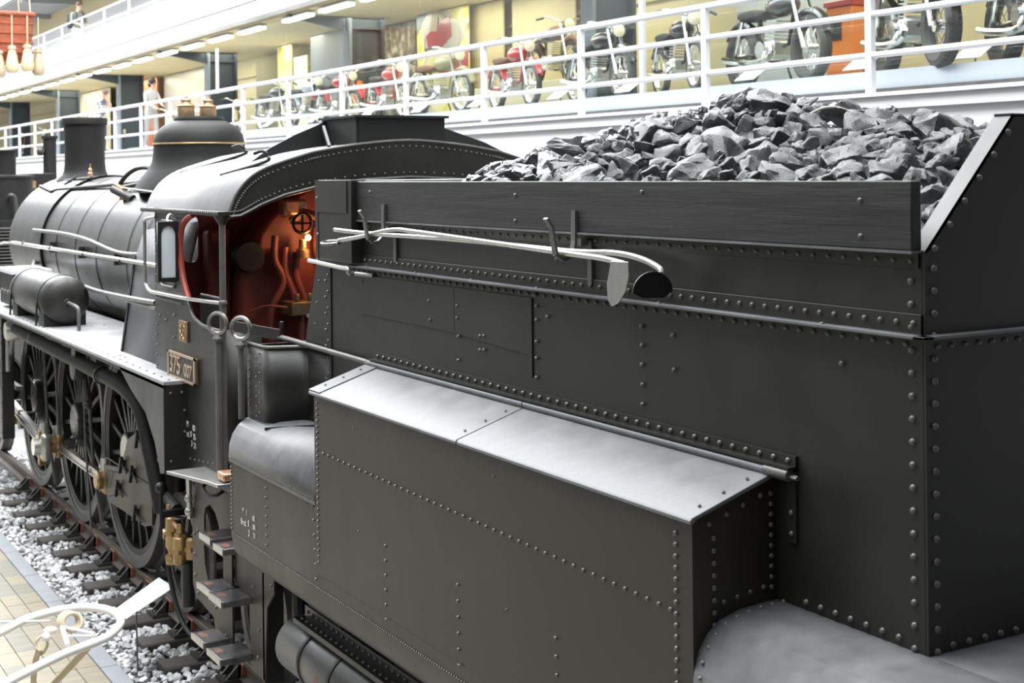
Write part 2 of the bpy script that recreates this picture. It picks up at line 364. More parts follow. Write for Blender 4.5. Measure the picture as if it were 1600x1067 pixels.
# ---- guard railings
def railing(yposts, zf, ztop, rails, x, label, r=.033, pw=.04):
    t = thing('guard_railing', label, 'railing', (x, 20, zf))
    y0, y1 = -10, 74
    MB().tube([(x, y0, ztop), (x, y1, ztop)], r*1.2, 12).build('handrail', 'white_metal', t)
    for z in rails: MB().tube([(x, y0, z), (x, y1, z)], r, 10).build('rail', 'white_metal', t)
    me = MB().box((-pw*.8, -pw, 0), (pw*.8, pw, ztop - zf)).mesh('post', 'white_metal')
    for y in yposts:
        o = bpy.data.objects.new('post', me); col.objects.link(o); o.parent = t; o.location = (0, y-20, 0)
    return t
lower_rail = railing([15.31 + 2.575*k for k in range(-9, 23)], 4.43, 5.545, (5.195, 4.80), 5.46, 'long white tubular railing along the lower gallery in front of the motorcycles')
rr = railing([29.2 + 2.575*k for k in range(-12, 17)], 7.28, 8.36, (8.02, 7.66), 5.46, 'long white tubular railing along the upper gallery under the grey ceiling', r=.02, pw=.03)
wp = hX(340, 150, 5.46); MB().tube([(5.46, wp.y, 5.5), (5.46, wp.y, hX(340, 76, 5.46).z)], .035, 10).build('tall_stanchion', 'white_metal', lower_rail)
# ---- fluorescent fittings under the upper slab
ORDL = ['first', 'second', 'third', 'fourth', 'fifth', 'sixth', 'seventh', 'eighth', 'ninth', 'tenth', 'eleventh', 'twelfth', 'thirteenth', 'fourteenth', 'fifteenth', 'sixteenth', 'seventeenth', 'eighteenth', 'nineteenth', 'twentieth']
lt = MB().box((-.07, -.68, -.05), (.07, .68, 0)).mesh('diffuser', 'tube_light', 0)
lh = MB().box((-.085, -.70, 0), (.085, .70, .035)).mesh('housing', 'white_metal', 0)
LY = [20.2, 22.3, 24.2, 26.1, 28.75, 30.8, 32.85, 34.95, 37.1, 39.2, 41.4, 43.6, 45.8, 48.0, 50.2, 52.4, 54.6, 56.8]
for i, y in enumerate(LY):
    t = thing('ceiling_light', '%s white strip light from the right under the upper gallery floor edge' % ORDL[i], 'light', (5.86, y, 6.80), 'strip lights under the upper gallery')
    for nm, me in (('diffuser', lt), ('housing', lh)):
        o = bpy.data.objects.new(nm, me); col.objects.link(o); o.parent = t
# warm downlights of the vitrines (ceiling lamps the gallery has)
for i, y in enumerate((10, 14, 18.2, 22, 26.5, 31, 36, 41, 46, 52)):
    L = bpy.data.lights.new('vitrine_lamp', 'AREA'); L.shape = 'RECTANGLE'; L.size = 1.2; L.size_y = 3.2; L.energy = 52; L.color = (1.0, 0.92, 0.70)
    o = bpy.data.objects.new('vitrine_lamp', L); col.objects.link(o); o.location = (7.4, y, 6.83)
# wall features of the gallery: door recesses, hanging panels, posters
def panel(name, label, cat, y0, y1, z0, z1, x, m, th=.03, group=None):
    o = MB().box((x - th, y0, z0), (x, y1, z1)).build(name, m); recentre(o); return tag(o, label, cat, group)
for k, (y0, y1) in enumerate(((31.2, 33.2), (39.0, 41.0), (47, 50))):
    d = struct(MB().box((8.56, y0, 4.60), (8.62, y1, 6.2)).build('door_%d' % (k+1), 'cream_dark'))
    MB().box((8.53, y0 + .25, 4.62), (8.56, y1 - .3, 5.9)).build('door_leaf', 'cream', d)
def board(name, label, u0, u1, vt, vb, X, m, th=.03, struct_=False):
    A = hX(u0, vt, X); B = hX(u1, vb, X); y0, y1 = min(A.y, B.y), max(A.y, B.y); zt = hX((u0+u1)/2, vt, X).z if vt > 1 else 6.84; zb = 4.68 if B.y < 29 else 4.60
    o = MB().box((X, y0, zb), (X + th, y1, min(zt, 6.84))).build(name, m); recentre(o)
    if struct_: struct(o)
    else: tag(o, label, 'poster' if name in ('poster', 'photo_board', 'banner') else 'board')
    return o, y0, y1, zb, min(zt, 6.84)
board('display_board', 'tall plain blue-grey display board left of the second blue column', 485, 540, 46, 190, 7.75, 'panel_grey')
board('display_board', 'plain pale cream display board at the far left of the grey board', 400, 433, 92, 190, 8.3, 'cream_dark')
board('banner', 'narrow yellow poster behind the dark motorcycles left of the grey board', 433, 456, 70, 190, 8.0, 'print_yellow')
board('banner', 'pale cream poster between the yellow poster and the grey board', 459, 480, 88, 190, 7.95, 'print_cream')
board('photo_board', 'dark grey photograph board on the gallery wall left of the big poster', 597, 650, 36, 190, 8.35, 'print_photo')
po_, y0, y1, zb, zt = board('poster', 'tall yellow and white advertising poster showing a red motorcycle above a red band', 651, 733, 0, 190, 8.1, 'print_yellow')
yc = (y0+y1)/2; X_ = 8.1; w_ = y1-y0
def on_poster(name, mb, m):
    o = mb.build(name, m); o.parent = po_; o.data.transform(Matrix.Translation(-po_.location)); return o
zr = hX(716, 82, X_).z; zr0 = hX(716, 112, X_).z
on_poster('white_field', MB().prism([(yc-.1*w_, 6.84), (yc+.42*w_, 6.84), (yc+.35*w_, 6.2), (yc-.25*w_, zr+.05), (yc-.45*w_, zr+.3)], X_-.006, X_, 'X'), 'bike_white')
on_poster('red_band', MB().prism([(y0, zr0), (y0, zr), (y0+.2*w_, zr-.02), (yc, zr0+.12), (yc+.1*w_, zr0)], X_-.008, X_, 'X'), 'bike_red')
on_poster('blue_corner', MB().prism([(y1, 6.84), (y1, 6.45), (yc+.28*w_, 6.84)], X_-.007, X_, 'X'), 'column_light')
zb_ = hX(692, 62, X_).z
on_poster('printed_wheel', MB().lathe([(.26,0),(.31,0),(.31,.004),(.26,.004)], (X_-.012, yc-.22*w_, zb_+.05), 'X', 28), 'bike_silver')
on_poster('printed_wheel', MB().lathe([(.19,0),(.23,0),(.23,.004),(.19,.004)], (X_-.012, yc+.24*w_, zb_-.05), 'X', 28), 'bike_silver')
on_poster('printed_motorcycle', MB().prism([(yc-.20*w_, zb_+.05), (yc-.16*w_, zb_+.42), (yc-.02*w_, zb_+.36), (yc+.14*w_, zb_+.25), (yc+.30*w_, zb_+.12), (yc+.26*w_, zb_-.12), (yc, zb_-.16)], X_-.018, X_-.013, 'X'), 'bike_red')
on_poster('printed_rider', MB().prism([(yc+.22*w_, zb_+.2), (yc+.16*w_, zb_+.6), (yc+.10*w_, zb_+.72), (yc+.04*w_, zb_+.70), (yc+.03*w_, zb_+.56), (yc-.12*w_, zb_+.42), (yc-.02*w_, zb_+.40), (yc+.05*w_, zb_+.45), (yc+.08*w_, zb_+.18)], X_-.023, X_-.018, 'X'), 'tan_tube')
board('display_board', 'olive-cream upright panel right of the big motorcycle poster', 734, 788, 0, 190, 8.3, 'cream')
board('display_board', 'pale cream board behind the brown vintage motorcycle', 800, 900, 0, 190, 8.4, 'cream_pale')
board('display_board', 'pale display board behind the person in the plaid shirt', 122, 172, 128, 200, 8.2, 'print_cream')
board('display_board', 'orange red panel behind the dark-haired person', 222, 246, 116, 210, 8.2, 'bike_orange')
board('display_board', 'large white display board right of the dark-haired person', 256, 322, 95, 210, 8.35, 'bike_white')
board('display_board', 'pale greenish board behind the large black touring motorcycle', 1150, 1345, 0, 150, 8.3, 'plinth')
for (y, z, r_) in ((44.9, 8.95, .26),):
    o = MB().lathe([(0, 0), (r_, 0), (r_, .02), (0, .02)], (7.57, y-9.2, z-.1), 'X', 28).build('round_sign', 'column_light'); recentre(o); tag(o, 'round pale blue sign on the white upper gallery wall', 'sign')
for (y, z, w_, h_, l) in ((35.5, 8.50, .55, .16, 'small pale blue name plate under the round sign on the upper wall'), (35.6, 7.62, .5, .16, 'small pale blue plate low on the upper gallery wall')):
    o = MB().box((7.575, y-w_/2, z), (7.6, y+w_/2, z+h_)).build('wall_plate', 'column_light'); recentre(o); tag(o, l, 'sign')

# ================================================================ the track
ORD = ['first', 'second', 'third', 'fourth', 'fifth', 'sixth', 'seventh', 'eighth', 'ninth', 'tenth', 'eleventh', 'twelfth', 'thirteenth', 'fourteenth', 'fifteenth', 'sixteenth', 'seventeenth', 'eighteenth', 'nineteenth', 'twentieth']
SY = [13.71 - .633*k for k in range(5, 0, -1)] + [13.71 + .672*k for k in range(0, 8)]
rail_prof = [(-.067,-.142),(.067,-.142),(.067,-.128),(.016,-.115),(.012,-.05),(.034,-.04),(.034,-.006),(.026,0),(-.026,0),(-.034,-.006),(-.034,-.04),(-.012,-.05),(-.016,-.115),(-.067,-.128)]
for sx, lab in ((-1, 'rusty steel rail running beside the white ballast on the near side of the locomotive'), (1, 'far steel rail under the locomotive hidden in its shadow')):
    o = MB().prism([(x + sx*.752, z) for x, z in rail_prof], -8, 40, 'Y').build('rail', 'rail_side'); o.location = (0, 0, 0)
    tag(o, lab, 'rail', 'rails of the exhibit track')
sl_me = MB().prism([(-.13, -.14), (.13, -.14), (.125, 0), (.11, .012), (-.11, .012), (-.125, 0)], -1.22, 1.22, 'X').mesh('sleeper', 'sleeper')
ch = MB(); ch.box((-.20, -.10, 0), (.16, .10, .03)); ch.prism([(-.17, .03), (-.03, .03), (-.045, .12), (-.075, .125)], -.075, -.05, 'Y'); ch.prism([(-.17, .03), (-.03, .03), (-.045, .12), (-.075, .125)], .05, .075, 'Y'); ch.box((-.075, -.075, .03), (-.05, .075, .13)); ch.dome((-.15, 0, .03), (0,0,1), .025)
ch_me = ch.mesh('rail_chair', 'iron_dark')
key_me = MB().prism([(-.055, .045), (-.018, .045), (-.012, .115), (-.03, .14), (-.05, .125)], -.10, .07, 'Y').mesh('key', 'rust')
for i, y in enumerate(SY):
    t = thing('sleeper', '%s timber sleeper in the pale ballast, counted up from the bottom of the picture' % ORD[i], 'sleeper', (0, y, -.172), 'sleepers under the locomotive')
    o = bpy.data.objects.new('beam', sl_me); col.objects.link(o); o.parent = t
    for sx in (-1, 1):
        c = bpy.data.objects.new('rail_chair', ch_me); col.objects.link(c); c.parent = t; c.location = (sx*.752, 0, .012); c.rotation_euler.z = 0 if sx < 0 else PI
        k = bpy.data.objects.new('key', key_me); col.objects.link(k); k.parent = c
# ballast stones
def rock_mesh(name, m, rnd, npts=16, flat=.7, smooth=0):
    bm = bmesh.new()
    for i in range(npts):
        v = Vector((rnd.gauss(0,1), rnd.gauss(0,1), rnd.gauss(0,1))).normalized() * rnd.uniform(.75, 1.05)
        bm.verts.new((v.x, v.y*rnd.uniform(.75,1), v.z*flat))
    r = bmesh.ops.convex_hull(bm, input=bm.verts)
    bmesh.ops.delete(bm, geom=[e for e in r['geom_interior'] if isinstance(e, bmesh.types.BMVert)], context='VERTS')
    me = bpy.data.meshes.new(name); bm.to_mesh(me); bm.free(); me.materials.append(MATS[m]); return me
rb = random.Random(11)
mat('ballast_b', (0.68, 0.68, 0.68), 0.85, var=0.2, scale=2, bump=0.3, bscale=3); mat('ballast_c', (0.40, 0.40, 0.41), 0.85, var=0.3, scale=2, bump=0.3, bscale=3); mat('ballast_a', (0.56, 0.56, 0.555), 0.85, var=0.25, scale=2, bump=0.3, bscale=3)
protos = [rock_mesh('ballast_stone', ('ballast_a', 'ballast_b', 'ballast_b', 'ballast_c')[i % 4], rb) for i in range(12)]
stones = []
for i in range(17):
    for j in range(195):
        x = -1.475 + i*.066 + rb.uniform(-.022, .022); y = 9.5 + j*.066 + rb.uniform(-.022, .022)
        near = min(abs(y - s) for s in SY)
        if near < .125 and x > -1.24: continue
        if abs(x + .752) < .07: continue
        z = -.205 + rb.uniform(-.02, .018) + (.012 if x < -1.25 else 0)
        stones.append((x, y, z, rb.uniform(.030, .052), rb.randrange(12), rb.uniform(0, 6.28), rb.uniform(-.5, .5)))
def camd(p): return (Vector(p[:3]) - CAM).length
vis = sorted([s for s in stones if s[0] < -.85 and s[1] > 10.3], key=camd)
indiv = set(id(s) for s in vis[:300]); rest = MB(); restm = []
for s in stones:
    M = Matrix.Translation(s[:3]) @ Euler((s[6], s[6]*.7, s[5])).to_matrix().to_4x4() @ Matrix.Scale(s[3], 4)
    me = protos[s[4]]
    if id(s) in indiv:
        o = bpy.data.objects.new('ballast_stone', me); col.objects.link(o); o.matrix_world = M
        tag(o, 'loose pale grey ballast stone beside the near sleepers', 'stone', 'ballast stones nearest the camera')
    else:
        rest.cur = (0, 1, 1, 2)[s[4] % 4]; rest.add([M @ v.co for v in me.vertices], [tuple(p.vertices) for p in me.polygons])
o = rest.build('ballast', ['ballast_a', 'ballast_b', 'ballast_c'], smooth=0, kind='stuff'); o['label'] = 'bed of crushed pale grey ballast filling the track between sleepers'; o['category'] = 'ballast'
RIV = []    # (position, normal, radius, part)
def rv(p, n, r, part): RIV.append((Vector(p), Vector(n), r, part))
def rrow(p, q, cnt, n, r, part, ends=True):
    p, q = Vector(p), Vector(q)
    for i in range(cnt):
        t = i/(cnt-1) if ends else (i+.5)/cnt
        rv(p.lerp(q, t), n, r, part)
NX = (-1, 0, 0); NYm = (0, -1, 0)

# ================================================================ tender
T = thing('tender', 'black riveted steam locomotive tender heaped with coal in the foreground', 'tender', (0, 5, 0))
half = [(-1.30,1.30),(-1.40,1.305),(-1.48,1.34),(-1.53,1.40),(-1.55,1.50),(-1.55,1.97),(-1.545,2.05),(-1.525,2.11),(-1.49,2.16),(-1.44,2.195),(-1.36,2.215),(-1.25,2.222)]
prof = half + [(-x, z) for x, z in reversed(half)]
tank = MB().prism(prof, .9, 8.45, 'Y').build('water_tank', 'paint_worn', T, smooth=30)
# dusty upper shoulders: plates of their own
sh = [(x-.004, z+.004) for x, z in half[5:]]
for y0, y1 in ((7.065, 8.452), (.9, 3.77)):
    m = MB(); n = len(sh); m.sheet([(x, y0, z) for x, z in sh + [(-1.19, 2.228)]], [(x, y1, z) for x, z in sh + [(-1.19, 2.228)]]); s = m.build('tank_shoulder', 'paint_dusty_lit', T)
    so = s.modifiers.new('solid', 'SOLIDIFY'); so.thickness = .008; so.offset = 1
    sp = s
    if y0 > 5:
        rrow((-1.556, 8.40, 1.98), (-1.556, 7.09, 1.98), 38, NX, .0095, s)
        for x, z in sh[1:]: rv((x, 8.43, z), (-.6, 0, .8), .008, s)
        MB().bar((-1.556, 7.06, 1.962), (-1.556, 8.455, 1.962), .008, .02).build('beading', 'steel_grey', s)
        MB().bar((-1.47, 8.05, 2.20), (-1.21, 7.72, 2.245), .016, .016).build('strap', 'paint_dark', s)
    else:
        for x, z in [(-1.20,2.236),(-1.25,2.234),(-1.3,2.232),(-1.35,2.226),(-1.4,2.216),(-1.45,2.20),(-1.49,2.172),(-1.52,2.135),(-1.545,2.09),(-1.557,2.04),(-1.558,1.98),(-1.558,1.92)]: rv((x, 3.735, z), (-.5 if x < -1.4 else 0, 0, .8), .0095, s)
MB().box((-1.19, .9, 2.215), (1.19, 3.08, 2.236)).build('tank_deck', 'paint_dusty_lit', T)
# side filler box
bx = MB().prism([(-1.558, 1.60), (-1.558, 2.545), (-1.2, 2.655), (-1.15, 2.655), (-1.15, 2.15), (-1.3, 2.0), (-1.3, 1.6)], 3.77, 7.06, 'Y').build('filler_box', 'paint_worn', T)
def lid(y0, y1, name):
    dz = (2.672-2.555)/.36
    o = MB().prism([(-1.576, 2.540), (-1.576, 2.552), (-1.568, 2.562), (-1.225, 2.672), (-1.225, 2.655), (-1.55, 2.553), (-1.562, 2.540)], y0, y1, 'Y').build(name, 'paint_dusty_lit', T, bevel=.003); return o
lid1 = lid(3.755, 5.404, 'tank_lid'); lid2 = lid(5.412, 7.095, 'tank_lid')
MB().prism([(-1.572, 2.561), (-1.572, 2.566), (-1.23, 2.677), (-1.23, 2.670)], 6.95, 7.097, 'Y').build('end_strip', 'paint_dusty_lit', lid2)
for t in (.2, .5, .8):
    rv((-1.572+.34*t, 5.46, 2.564+.111*t), (-.3, 0, 1), .007, lid2); rv((-1.572+.34*t, 7.03, 2.57+.108*t), (-.3, 0, 1), .007, lid2); rv((-1.572+.34*t, 3.80, 2.564+.111*t), (-.3, 0, 1), .007, lid1)
MB().tube([(-1.232, 3.66, 2.680), (-1.232, 3.78, 2.680)], .021, 12).build('hinge_knuckle', 'steel_grey', T)
MB().tube([(-1.232, 3.78, 2.680), (-1.232, 5.405, 2.680)], .017, 12).build('hinge_tube', 'paint_dusty_lit', lid1)
MB().tube([(-1.232, 5.412, 2.680), (-1.232, 7.10, 2.680)], .017, 12).build('hinge_tube', 'paint_dusty_lit', lid2)
MB().tube([(-1.232, 3.62, 2.676), (-1.232, 3.72, 2.676)], .009, 8).build('hinge_pin', 'steel', T)
hs = MB().box((-1.212, 3.655, 2.692), (-1.2, 7.05, 2.742)).box((-1.245, 3.655, 2.700), (-1.2, 7.05, 2.708)).build('hinge_strip', 'paint', T)
MB().box((-1.212, 3.655, 2.45), (-1.2, 3.70, 2.70)).build('corner_strip', 'paint', T)
rrow((-1.213, 3.69, 2.724), (-1.213, 7.0, 2.724), 46, NX, .0105, hs)
for z in (2.48, 2.55): rv((-1.213, 3.677, z), NX, .009, hs)
# box rivets
rrow((-1.559, 3.86, 2.49), (-1.559, 3.86, 1.60), 24, NX, .0095, bx)
rrow(hX(505, 709, -1.559), hX(1048, 952, -1.559), 46, NX, .0085, bx)
rrow((-1.559, 7.02, 2.50), (-1.559, 7.02, 1.66), 28, NX, .008, bx)
rrow((-1.47, 3.768, 2.48), (-1.47, 3.768, 1.90), 15, NYm, .0095, bx)
rrow((-1.225, 3.768, 2.60), (-1.225, 3.768, 2.28), 10, NYm, .009, bx)
for t in (.1, .33, .55, .78): rv((-1.52+.32*t, 3.768, 2.52+.1*t), NYm, .009, bx)
rrow((-1.43, 3.768, 2.262), (-1.26, 3.768, 2.285), 4, NYm, .009, bx)
rrow((-1.551, 8.42, 1.515), (-1.551, 3.8, 1.515), 200, NX, .0062, tank)
rrow((-1.551, 8.44, 1.94), (-1.551, 8.44, 1.54), 17, NX, .008, tank)
rrow((-1.551, 7.83, 1.90), (-1.551, 7.83, 1.57), 7, NX, .008, tank)
rrow(hX(489, 790, -1.551), hX(494, 905, -1.551), 6, NX, .009, tank)
for (u0, v0, u1, v1, n_) in ((602, 853, 603, 968, 6), (715, 914, 717, 1040, 6), (868, 997, 870, 1055, 3)):
    rrow(hX(u0, v0, -1.559), hX(u1, v1, -1.559), n_, NX, .0085, bx)
for u, v in ((792, 952), (771, 744), (552, 670), (560, 830)): rv(hX(u, v, -1.559), NX, .005, bx)
# bunker
bs_poly = [(3.09,2.20),(3.09,3.452),(7.88,3.452),(7.88,3.17),(7.92,3.05),(8.0,2.86),(8.05,2.72),(8.07,2.55),(8.07,2.20)]
bun = MB().prism(bs_poly, -1.2, -1.188, 'X').build('bunker_side', 'paint', T)
MB().prism(bs_poly, 1.188, 1.2, 'X').build('bunker_side', 'paint', T)
fp = MB().prism([(7.66,2.22),(7.66,3.19),(7.88,3.17),(7.92,3.05),(8.0,2.86),(8.05,2.72),(8.07,2.55),(8.07,2.22)], -1.207, -1.199, 'X').build('front_plate', 'paint', T)
# lapped plates on the bunker side
MB().prism([(5.384,2.80),(5.384,3.15),(6.116,3.15),(6.116,2.93),(5.9,2.80)][0:4] + [(5.42,2.90)], -1.2065, -1.2, 'X').build('patch_plate', 'paint', bun)
MB().prism([(6.12,2.933),(6.12,3.15),(7.23,3.15),(7.23,2.935)], -1.2065, -1.2, 'X').build('patch_plate', 'paint', bun)
rear = MB().prism([(-1.2,2.20),(-1.2,3.452),(-.815,3.866),(.815,3.866),(1.2,3.452),(1.2,2.20)], 3.08, 3.092, 'Y').build('bunker_rear', 'paint', T)
MB().add([(-1.2,3.08,3.452),(-.815,3.08,3.868),(-.815,3.15,3.868),(-1.2,3.145,3.452),(-1.19,3.08,3.445),(-.805,3.08,3.861),(-.805,3.145,3.861),(-1.19,3.145,3.445)], [(0,1,2,3),(7,6,5,4),(0,4,5,1),(3,2,6,7),(0,3,7,4),(1,5,6,2)]).build('edge_flange', 'paint', rear)
MB().box((-.82, 3.08, 3.862), (.82, 3.145, 3.872)).build('edge_flange', 'paint', rear)
MB().box((-1.19, 7.70, 2.2), (1.19, 7.72, 3.64)).build('bunker_front', 'paint', T)
MB().box((-1.19, 3.1, 2.22), (1.19, 7.7, 2.26)).build('bunker_floor', 'paint_dark', T)
# belt angle iron round the bunker
belt = MB().box((-1.208, 3.09, 3.195), (-1.2, 7.36, 3.262)).build('belt_angle', 'paint', T, bevel=.002)
MB().box((-1.245, 3.045, 3.190), (-1.2, 7.36, 3.201)).build('belt_ledge', 'paint_dusty_lit', T, bevel=.002); MB().box((-1.245, 3.045, 3.190), (1.245, 3.09, 3.201)).build('belt_ledge', 'paint_dusty_lit', T, bevel=.002)  # paler than the angle: caught light painted into the ledge colour
MB().box((-1.245, 3.09, 3.446), (-1.188, 7.36, 3.454)).build('top_ledge', 'paint_dusty_lit', T)  # light line along the top edge, painted by the paler colour
top = MB().box((-1.206, 3.10, 3.40), (-1.2, 7.36, 3.446)).build('top_angle', 'paint', T)
rrow((-1.209, 3.12, 3.234), (-1.209, 7.30, 3.234), 62, NX, .0095, belt)
rrow((-1.201, 3.16, 3.168), (-1.201, 7.75, 3.168), 68, NX, .009, bun)
rrow((-1.207, 3.13, 3.422), (-1.207, 7.25, 3.422), 58, NX, .0075, top)
for q in (3.5, 4.4, 5.3, 5.9, 6.5, 7.1): rv((-1.228, q, 3.201), (0, 0, 1), .009, belt)
rrow((-1.201, 3.135, 3.36), (-1.201, 3.135, 2.245), 17, NX, .0115, bun)
rrow((-1.165, 3.079, 3.40), (-1.165, 3.079, 2.245), 18, NYm, .0115, rear)
rrow((-1.201, 3.20, 2.262), (-1.201, 3.62, 2.262), 7, NX, .011, bun)
rrow((-1.10, 3.079, 2.255), (.9, 3.079, 2.255), 30, NYm, .011, rear)
rrow((-1.15, 3.079, 3.165), (.9, 3.079, 3.165), 36, NYm, .009, rear)
for k in range(6): rv((-1.16+.065*k*1.0, 3.079, 3.46+.0705*k*1.0), NYm, .011, rear)
for u, v in ((714,478),(714,497),(750,525),(756,525),(750,547),(756,547),(716,526),(716,563),(670,470),(672,500),(838,478),(838,500),(838,534),(838,560),(838,590),(836,460),(855,495),(1002,510),(1003,540),(1003,570),(1004,601),(1004,632),(1051,524),(1053,578),(1315,568),(870,405),(880,405),(565,440)):
    rv(hX(u, v, -1.206), NX, .0095, bun)
for k in range(9):
    rv((-1.208, 7.70, 3.12-.095*k), NX, .009, fp); rv((-1.208, 7.735, 3.085-.095*k), NX, .009, fp)
for k in range(5): rv((-1.208, 7.83+.035*k, 3.08-.13*k), NX, .007, fp)
# wooden plank on top with the sheet-iron box in front of it
plank = MB().box((-1.238, 3.095, 3.455), (-1.196, 7.35, 3.665)).build('side_plank', 'wood_black', T, bevel=.004)
MB().box((1.196, 3.095, 3.455), (1.238, 7.35, 3.665)).build('side_plank', 'wood_black', T, bevel=.004)
for u, v in ((578,300),(805,305),(805,345),(1344,313),(1345,369),(1003,300)): rv(hX(u, v, -1.238), NX, .009, plank)
fbx = MB().box((-1.272, 7.20, 3.215), (-1.18, 7.70, 3.674)).build('front_box', 'paint', T, bevel=.003)
MB().box((-1.277, 7.255, 3.49), (-1.272, 7.685, 3.668)).build('flap', 'paint', fbx)
for z in (3.57, 3.36): rv((-1.273, 7.68, z), NX, .011, fbx)
MB().box((-1.275, 7.675, 3.20), (-1.262, 7.715, 3.674)).build('edge_strip', 'paint', fbx)
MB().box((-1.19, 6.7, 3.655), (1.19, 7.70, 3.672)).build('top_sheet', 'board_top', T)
MB().tube(smooth_path([(-1.29, 7.78, 3.205), (-1.30, 7.3, 3.19), (-1.30, 7.2, 3.188), (-1.295, 7.185, 3.165), (-1.25, 7.18, 3.16), (-1.21, 7.05, 3.155)], 5), .0125, 8).build('grab_rail', 'steel_bright', T)
for (u, v, n1) in ((600, 350, 0), (898, 370, 1)):
    y = hX(u, v, -1.245).y; path = [(-1.247, 3.545), (-1.249, 3.42), (-1.256, 3.375), (-1.28, 3.350), (-1.31, 3.345), (-1.338, 3.365), (-1.35, 3.42), (-1.357, 3.475), (-1.385, 3.515)]
    m = MB(); w = .017
    for (a, b) in zip(path, path[1:]):
        m.bar((a[0], y, a[1]), (b[0], y, b[1]), .032, .011, up=(-(b[1]-a[1]), 0, b[0]-a[0]) if abs(b[1]-a[1]) > .001 else (0, 0, 1))
    m.box((-1.247, y-.05, 3.40), (-1.205, y-.02, 3.43)); m.box((-1.214, y-.075, 3.24), (-1.205, y-.045, 3.42))
    m.build('tool_hook', 'steel_grey', T)
# corner bulkhead at the front of the tank with its rim
cp = smooth_path([(-1.44, 8.44, 0), (-1.44, 8.20, 0), (-1.435, 8.13, 0), (-1.40, 8.095, 0), (-1.27, 8.045, 0), (-1.225, 8.01, 0), (-1.212, 7.95, 0), (-1.21, 7.66, 0)], 4)
m = MB(); m.sheet([(p.x, p.y, 2.22) for p in cp], [(p.x, p.y, 2.672) for p in cp]); cb = m.build('corner_bulkhead', 'paint', T); s_ = cb.modifiers.new('solid', 'SOLIDIFY'); s_.thickness = .01; s_.offset = -1
MB().tube([(p.x, p.y, 2.675) for p in cp], .009, 8).build('rim', 'steel_grey', cb)
for z_ in range(7): rv((-1.441, 8.22, 2.63-.06*z_), NX, .007, cb); rv((-1.441, 8.28, 2.60-.06*z_), NX, .007, cb); rv((-1.441, 8.42, 2.62-.055*z_), NX, .007, cb)
MB().box((-1.43, 8.40, 1.4), (1.43, 8.44, 2.66)).build('front_sheet', 'paint_dark', T)
# gate bar
MB().tube([(-1.232, 7.09, 2.682), (-1.25, 8.38, 2.70)], .0165, 12).build('gate_rod', 'steel_grey', T)
MB().bar((-1.255, 8.36, 2.715), (-1.385, 8.83, 2.735), .012, .07).tube([(-1.255, 8.36, 2.68), (-1.25, 8.34, 2.80)], .012, 8).build('gate_bar', 'paint', T, bevel=.003)
# tender handrail pole with its ring
def ring_pole(x, y, z0, z1, par, rr=.068):
    MB().tube([(x, y, z0), (x, y, z1)], .019, 12).build('handrail_pole', 'steel_grey', par)
    pts = [(x + rr*math.cos(a)*.62, y - rr*math.cos(a)*.78, z1+.03+rr + rr*math.sin(a)) for a in [2*PI*k/24 for k in range(24)]]
    MB().tube(pts, .014, 8, closed=True).build('handrail_ring', 'steel', par)
    MB().lathe([(.03, 0), (.034, .02), (.02, .045), (.016, .06)], (x, y, z1-.02), 'Z', 14).build('pole_collar', 'steel_grey', par)
ring_pole(-1.47, 8.47, 2.2, 2.66, T)
# frames, draw plate and steps
MB().box((-1.02, .9, .55), (-.99, 8.6, 1.30)).build('frame_plate', 'paint_dark', T); MB().box((.99, .9, .55), (1.02, 8.6, 1.30)).build('frame_plate', 'paint_dark', T)
MB().box((-1.30, .9, 1.28), (1.30, 8.44, 1.31)).build('tank_floor', 'paint_dark', T)
sp_ = MB().prism([(9.16,1.33),(8.42,1.33),(8.42,1.10),(8.55,.98),(8.60,.5),(8.86,.5),(8.88,.95),(9.16,1.0)], -1.29, -1.275, 'X').build('step_plate', 'paint_worn', T, bevel=.003)
MB().box((-1.29, 8.60, .48), (-1.16, 8.63, 1.2)).build('plate_flange', 'paint_dark', sp_)
def step(x0, x1, y0, y1, z, par, seed):
    s = MB().box((x0, y0, z-.045), (x1, y1, z)).build('step_board', 'step_top', par, bevel=.008)
    MB().box((x0-.006, y0, z-.04), (x0, y1, z+.002)).build('edge_iron', 'steel_bright', s)
    rs = random.Random(seed); cx, cy = x0+.05, y1-.09
    MB().prism([(cx+rs.uniform(.6, 1.1)*.036*math.cos(a), cy+rs.uniform(.4, 1.2)*.065*math.sin(a)) for a in [2*PI*k/14 for k in range(14)]], z, z+.0012, 'Z').build('rust_patch', 'step_rust', s)
step(-1.50, -1.30, 8.76, 8.95, 1.33, T, 1); step(-1.485, -1.27, 8.845, 9.10, .97, T, 2); step(-1.495, -1.255, 8.855, 9.125, .60, T, 3)
for y, z in ((8.7,1.2),(8.47,1.27),(8.47,1.14),(9.1,1.2),(8.7,.8),(8.8,1.05),(8.72,.62)): rv((-1.291, y, z), NX, .012, sp_)
